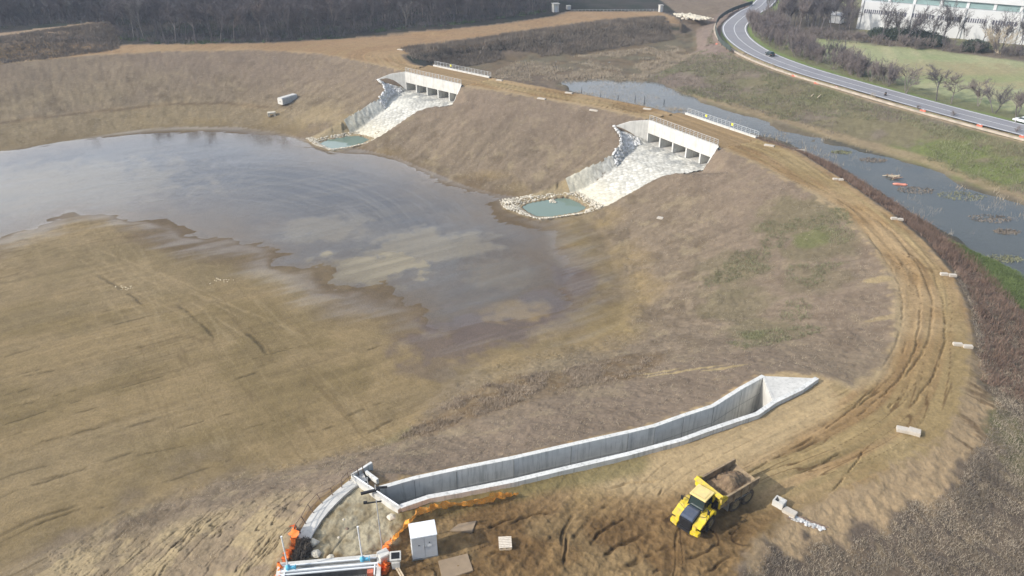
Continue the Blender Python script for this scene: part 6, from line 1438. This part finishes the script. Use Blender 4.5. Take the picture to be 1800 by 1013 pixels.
a = P(1392, 266, -2); mb = MB(); mb.tube([(-3, .6, .2), (0, 0, .35), (3, -.2, .25)], .1, 6); o = mb.build('pale_pole', 'wood_white'); o.location = (a[0], a[1], gz(a[0], a[1])); tag(o, 'pale pole lying on the river edge past the nearer railing', 'pole')
for i_, (px, py, h_, lb) in enumerate(((1022, 163, 1.6, 'dark stump post in the marsh water, leftmost of the row'), (1055, 170, 1.2, 'dark stump post in the marsh water, second from left'), (1086, 176, 1.4, 'dark stump post in the marsh water, third from left'), (1116, 178, 1.8, 'dark stump post in the marsh water, before the tallest one'), (1132, 184, 2.6, 'tallest dark stump post in the marsh water near the culvert'), (1167, 182, 1.2, 'dark stump post in the marsh water, rightmost of the row'))):
    a = P(px, py, ZW); mb = MB(); mb.tube([(0, 0, -.5), (.1, 0, h_ * .6), (0, .1, h_)], .13, 6, .05); o = mb.build('stump_post', 'dark'); o.location = a; tag(o, lb, 'post', 'dark posts standing in the marsh water')
for i_, (px, py, s_) in enumerate(((1610, 335, 2.6), (1690, 345, 3.2), (1740, 385, 2.6), (1765, 455, 2.0), (1770, 408, 1.6), (1480, 268, 1.6), (1535, 282, 2.0))):
    a = P(px, py, ZW); rs = np.random.RandomState(90 + i_); n_ = 260; r_ = rs.rand(n_) ** .5 * s_; t_ = rs.rand(n_) * 6.28
    V, Q_ = leaf_cards(np.stack([np.cos(t_) * r_ * 1.6, np.sin(t_) * r_ * .8, rs.rand(n_) * .15], 1), .22, rs); o = npmesh('floating_weed', V, Q_, 'scrub_green' if i_ % 2 else 'scrub'); o.location = a
    tag(o, 'mat of dead water weed in the river, ' + ['right of the driftwood', 'in the widest reach', 'left of the green strip', 'against the green strip', 'between two larger mats at right', 'nearest the far bank upstream', 'just above the driftwood'][i_], 'water weed', 'mats of weed in the river')

# ------------------------------------------------------------------ SMALL WORKS AT THE FAR END
def small_house(px, py, dims, lb, name, m='conc_light', cap=True):
    a = P(px, py, 0); r = empty(name, a, .3, lb, 'valve house'); mb = MB(); mb.box((0, 0, dims[2] / 2), dims); mb.build('wall', m, r, .03)
    if cap: mb = MB(); mb.box((0, 0, dims[2] + .12), (dims[0] * 1.25, dims[1] * 1.25, .25)); mb.build('roof', m, r, .03)
    mb = MB(); mb.box((0, -dims[1] / 2 - .03, dims[2] * .42), (dims[0] * .4, .05, dims[2] * .7)); mb.build('door', 'grey_front', r); return r
small_house(976, 24, (2.6, 2.6, 4.2), 'small pale valve tower at the far end of the dirt track', 'valve_tower')
small_house(999, 20, (1.8, 1.8, 2.6), 'small white cabinet just right of the valve tower', 'far_cabinet', cap=False)
small_house(1161, 22, (1.6, 1.6, 3.0), 'narrow white hut at the right end of the far fence', 'far_hut')
mb = MB(); pw = PL([(962, 22), (972, 34), (985, 36), (1000, 31)], 0); wall_strip(mb, pw, .5, -2, .6); tag(mb.build('retaining_wall', 'conc_light'), 'short pale retaining wall curving below the valve tower', 'wall')
fa_ = P(1004, 22, 0); fb_ = P(1155, 21, 0); r = empty('far_fence', fa_, 0, 'thin grey rail fence running from the valve tower to the white hut', 'fence')
mb = MB()
for h_ in (.5, 1.1): mb.tube([(0, 0, h_), (fb_[0] - fa_[0], fb_[1] - fa_[1], h_)], .05, 5)
mb.build('rail', 'galv', r)
for k in range(0, 25):
    f = k / 24; mb = MB(); mb.box(((fb_[0] - fa_[0]) * f, (fb_[1] - fa_[1]) * f, .6), (.1, .1, 1.2)); mb.build('post', 'galv', r)
for i_, (px, py) in enumerate(((1200, 27), (1216, 30), (1232, 33))):
    mb = MB(); rr = random.Random(i_)
    for k in range(90): mb.rock((rr.gauss(0, 2.2), rr.gauss(0, 1.2), 0), rr.uniform(.4, 1.0), .6, rr.random())
    a = P(px, py, 0); o = mb.build('rubble_heap', 'stone_warm', recalc=False); o.location = a; tag(o, 'pale rubble heap right of the far hut, ' + ['nearest the hut', 'middle one', 'nearest the road bend'][i_], 'rubble', 'rubble heaps at the far end')

# ------------------------------------------------------------------ THE AIR
hb_ = MB(); hb_.box((0, 1500, 25), (5400, 6400, 84)); 
mh = bpy.data.materials.new('haze'); mh.use_nodes = True; n = mh.node_tree.nodes
for x in list(n):
    if x.type == 'BSDF_PRINCIPLED': n.remove(x)
v = n.new('ShaderNodeVolumePrincipled'); v.inputs['Color'].default_value = (.72, .83, 1.0, 1); v.inputs['Density'].default_value = .00022; v.inputs['Anisotropy'].default_value = 0
mh.node_tree.links.new(v.outputs[0], [x for x in n if x.type == 'OUTPUT_MATERIAL'][0].inputs['Volume'])
ho = hb_.build('haze', mh); ho['kind'] = 'stuff'
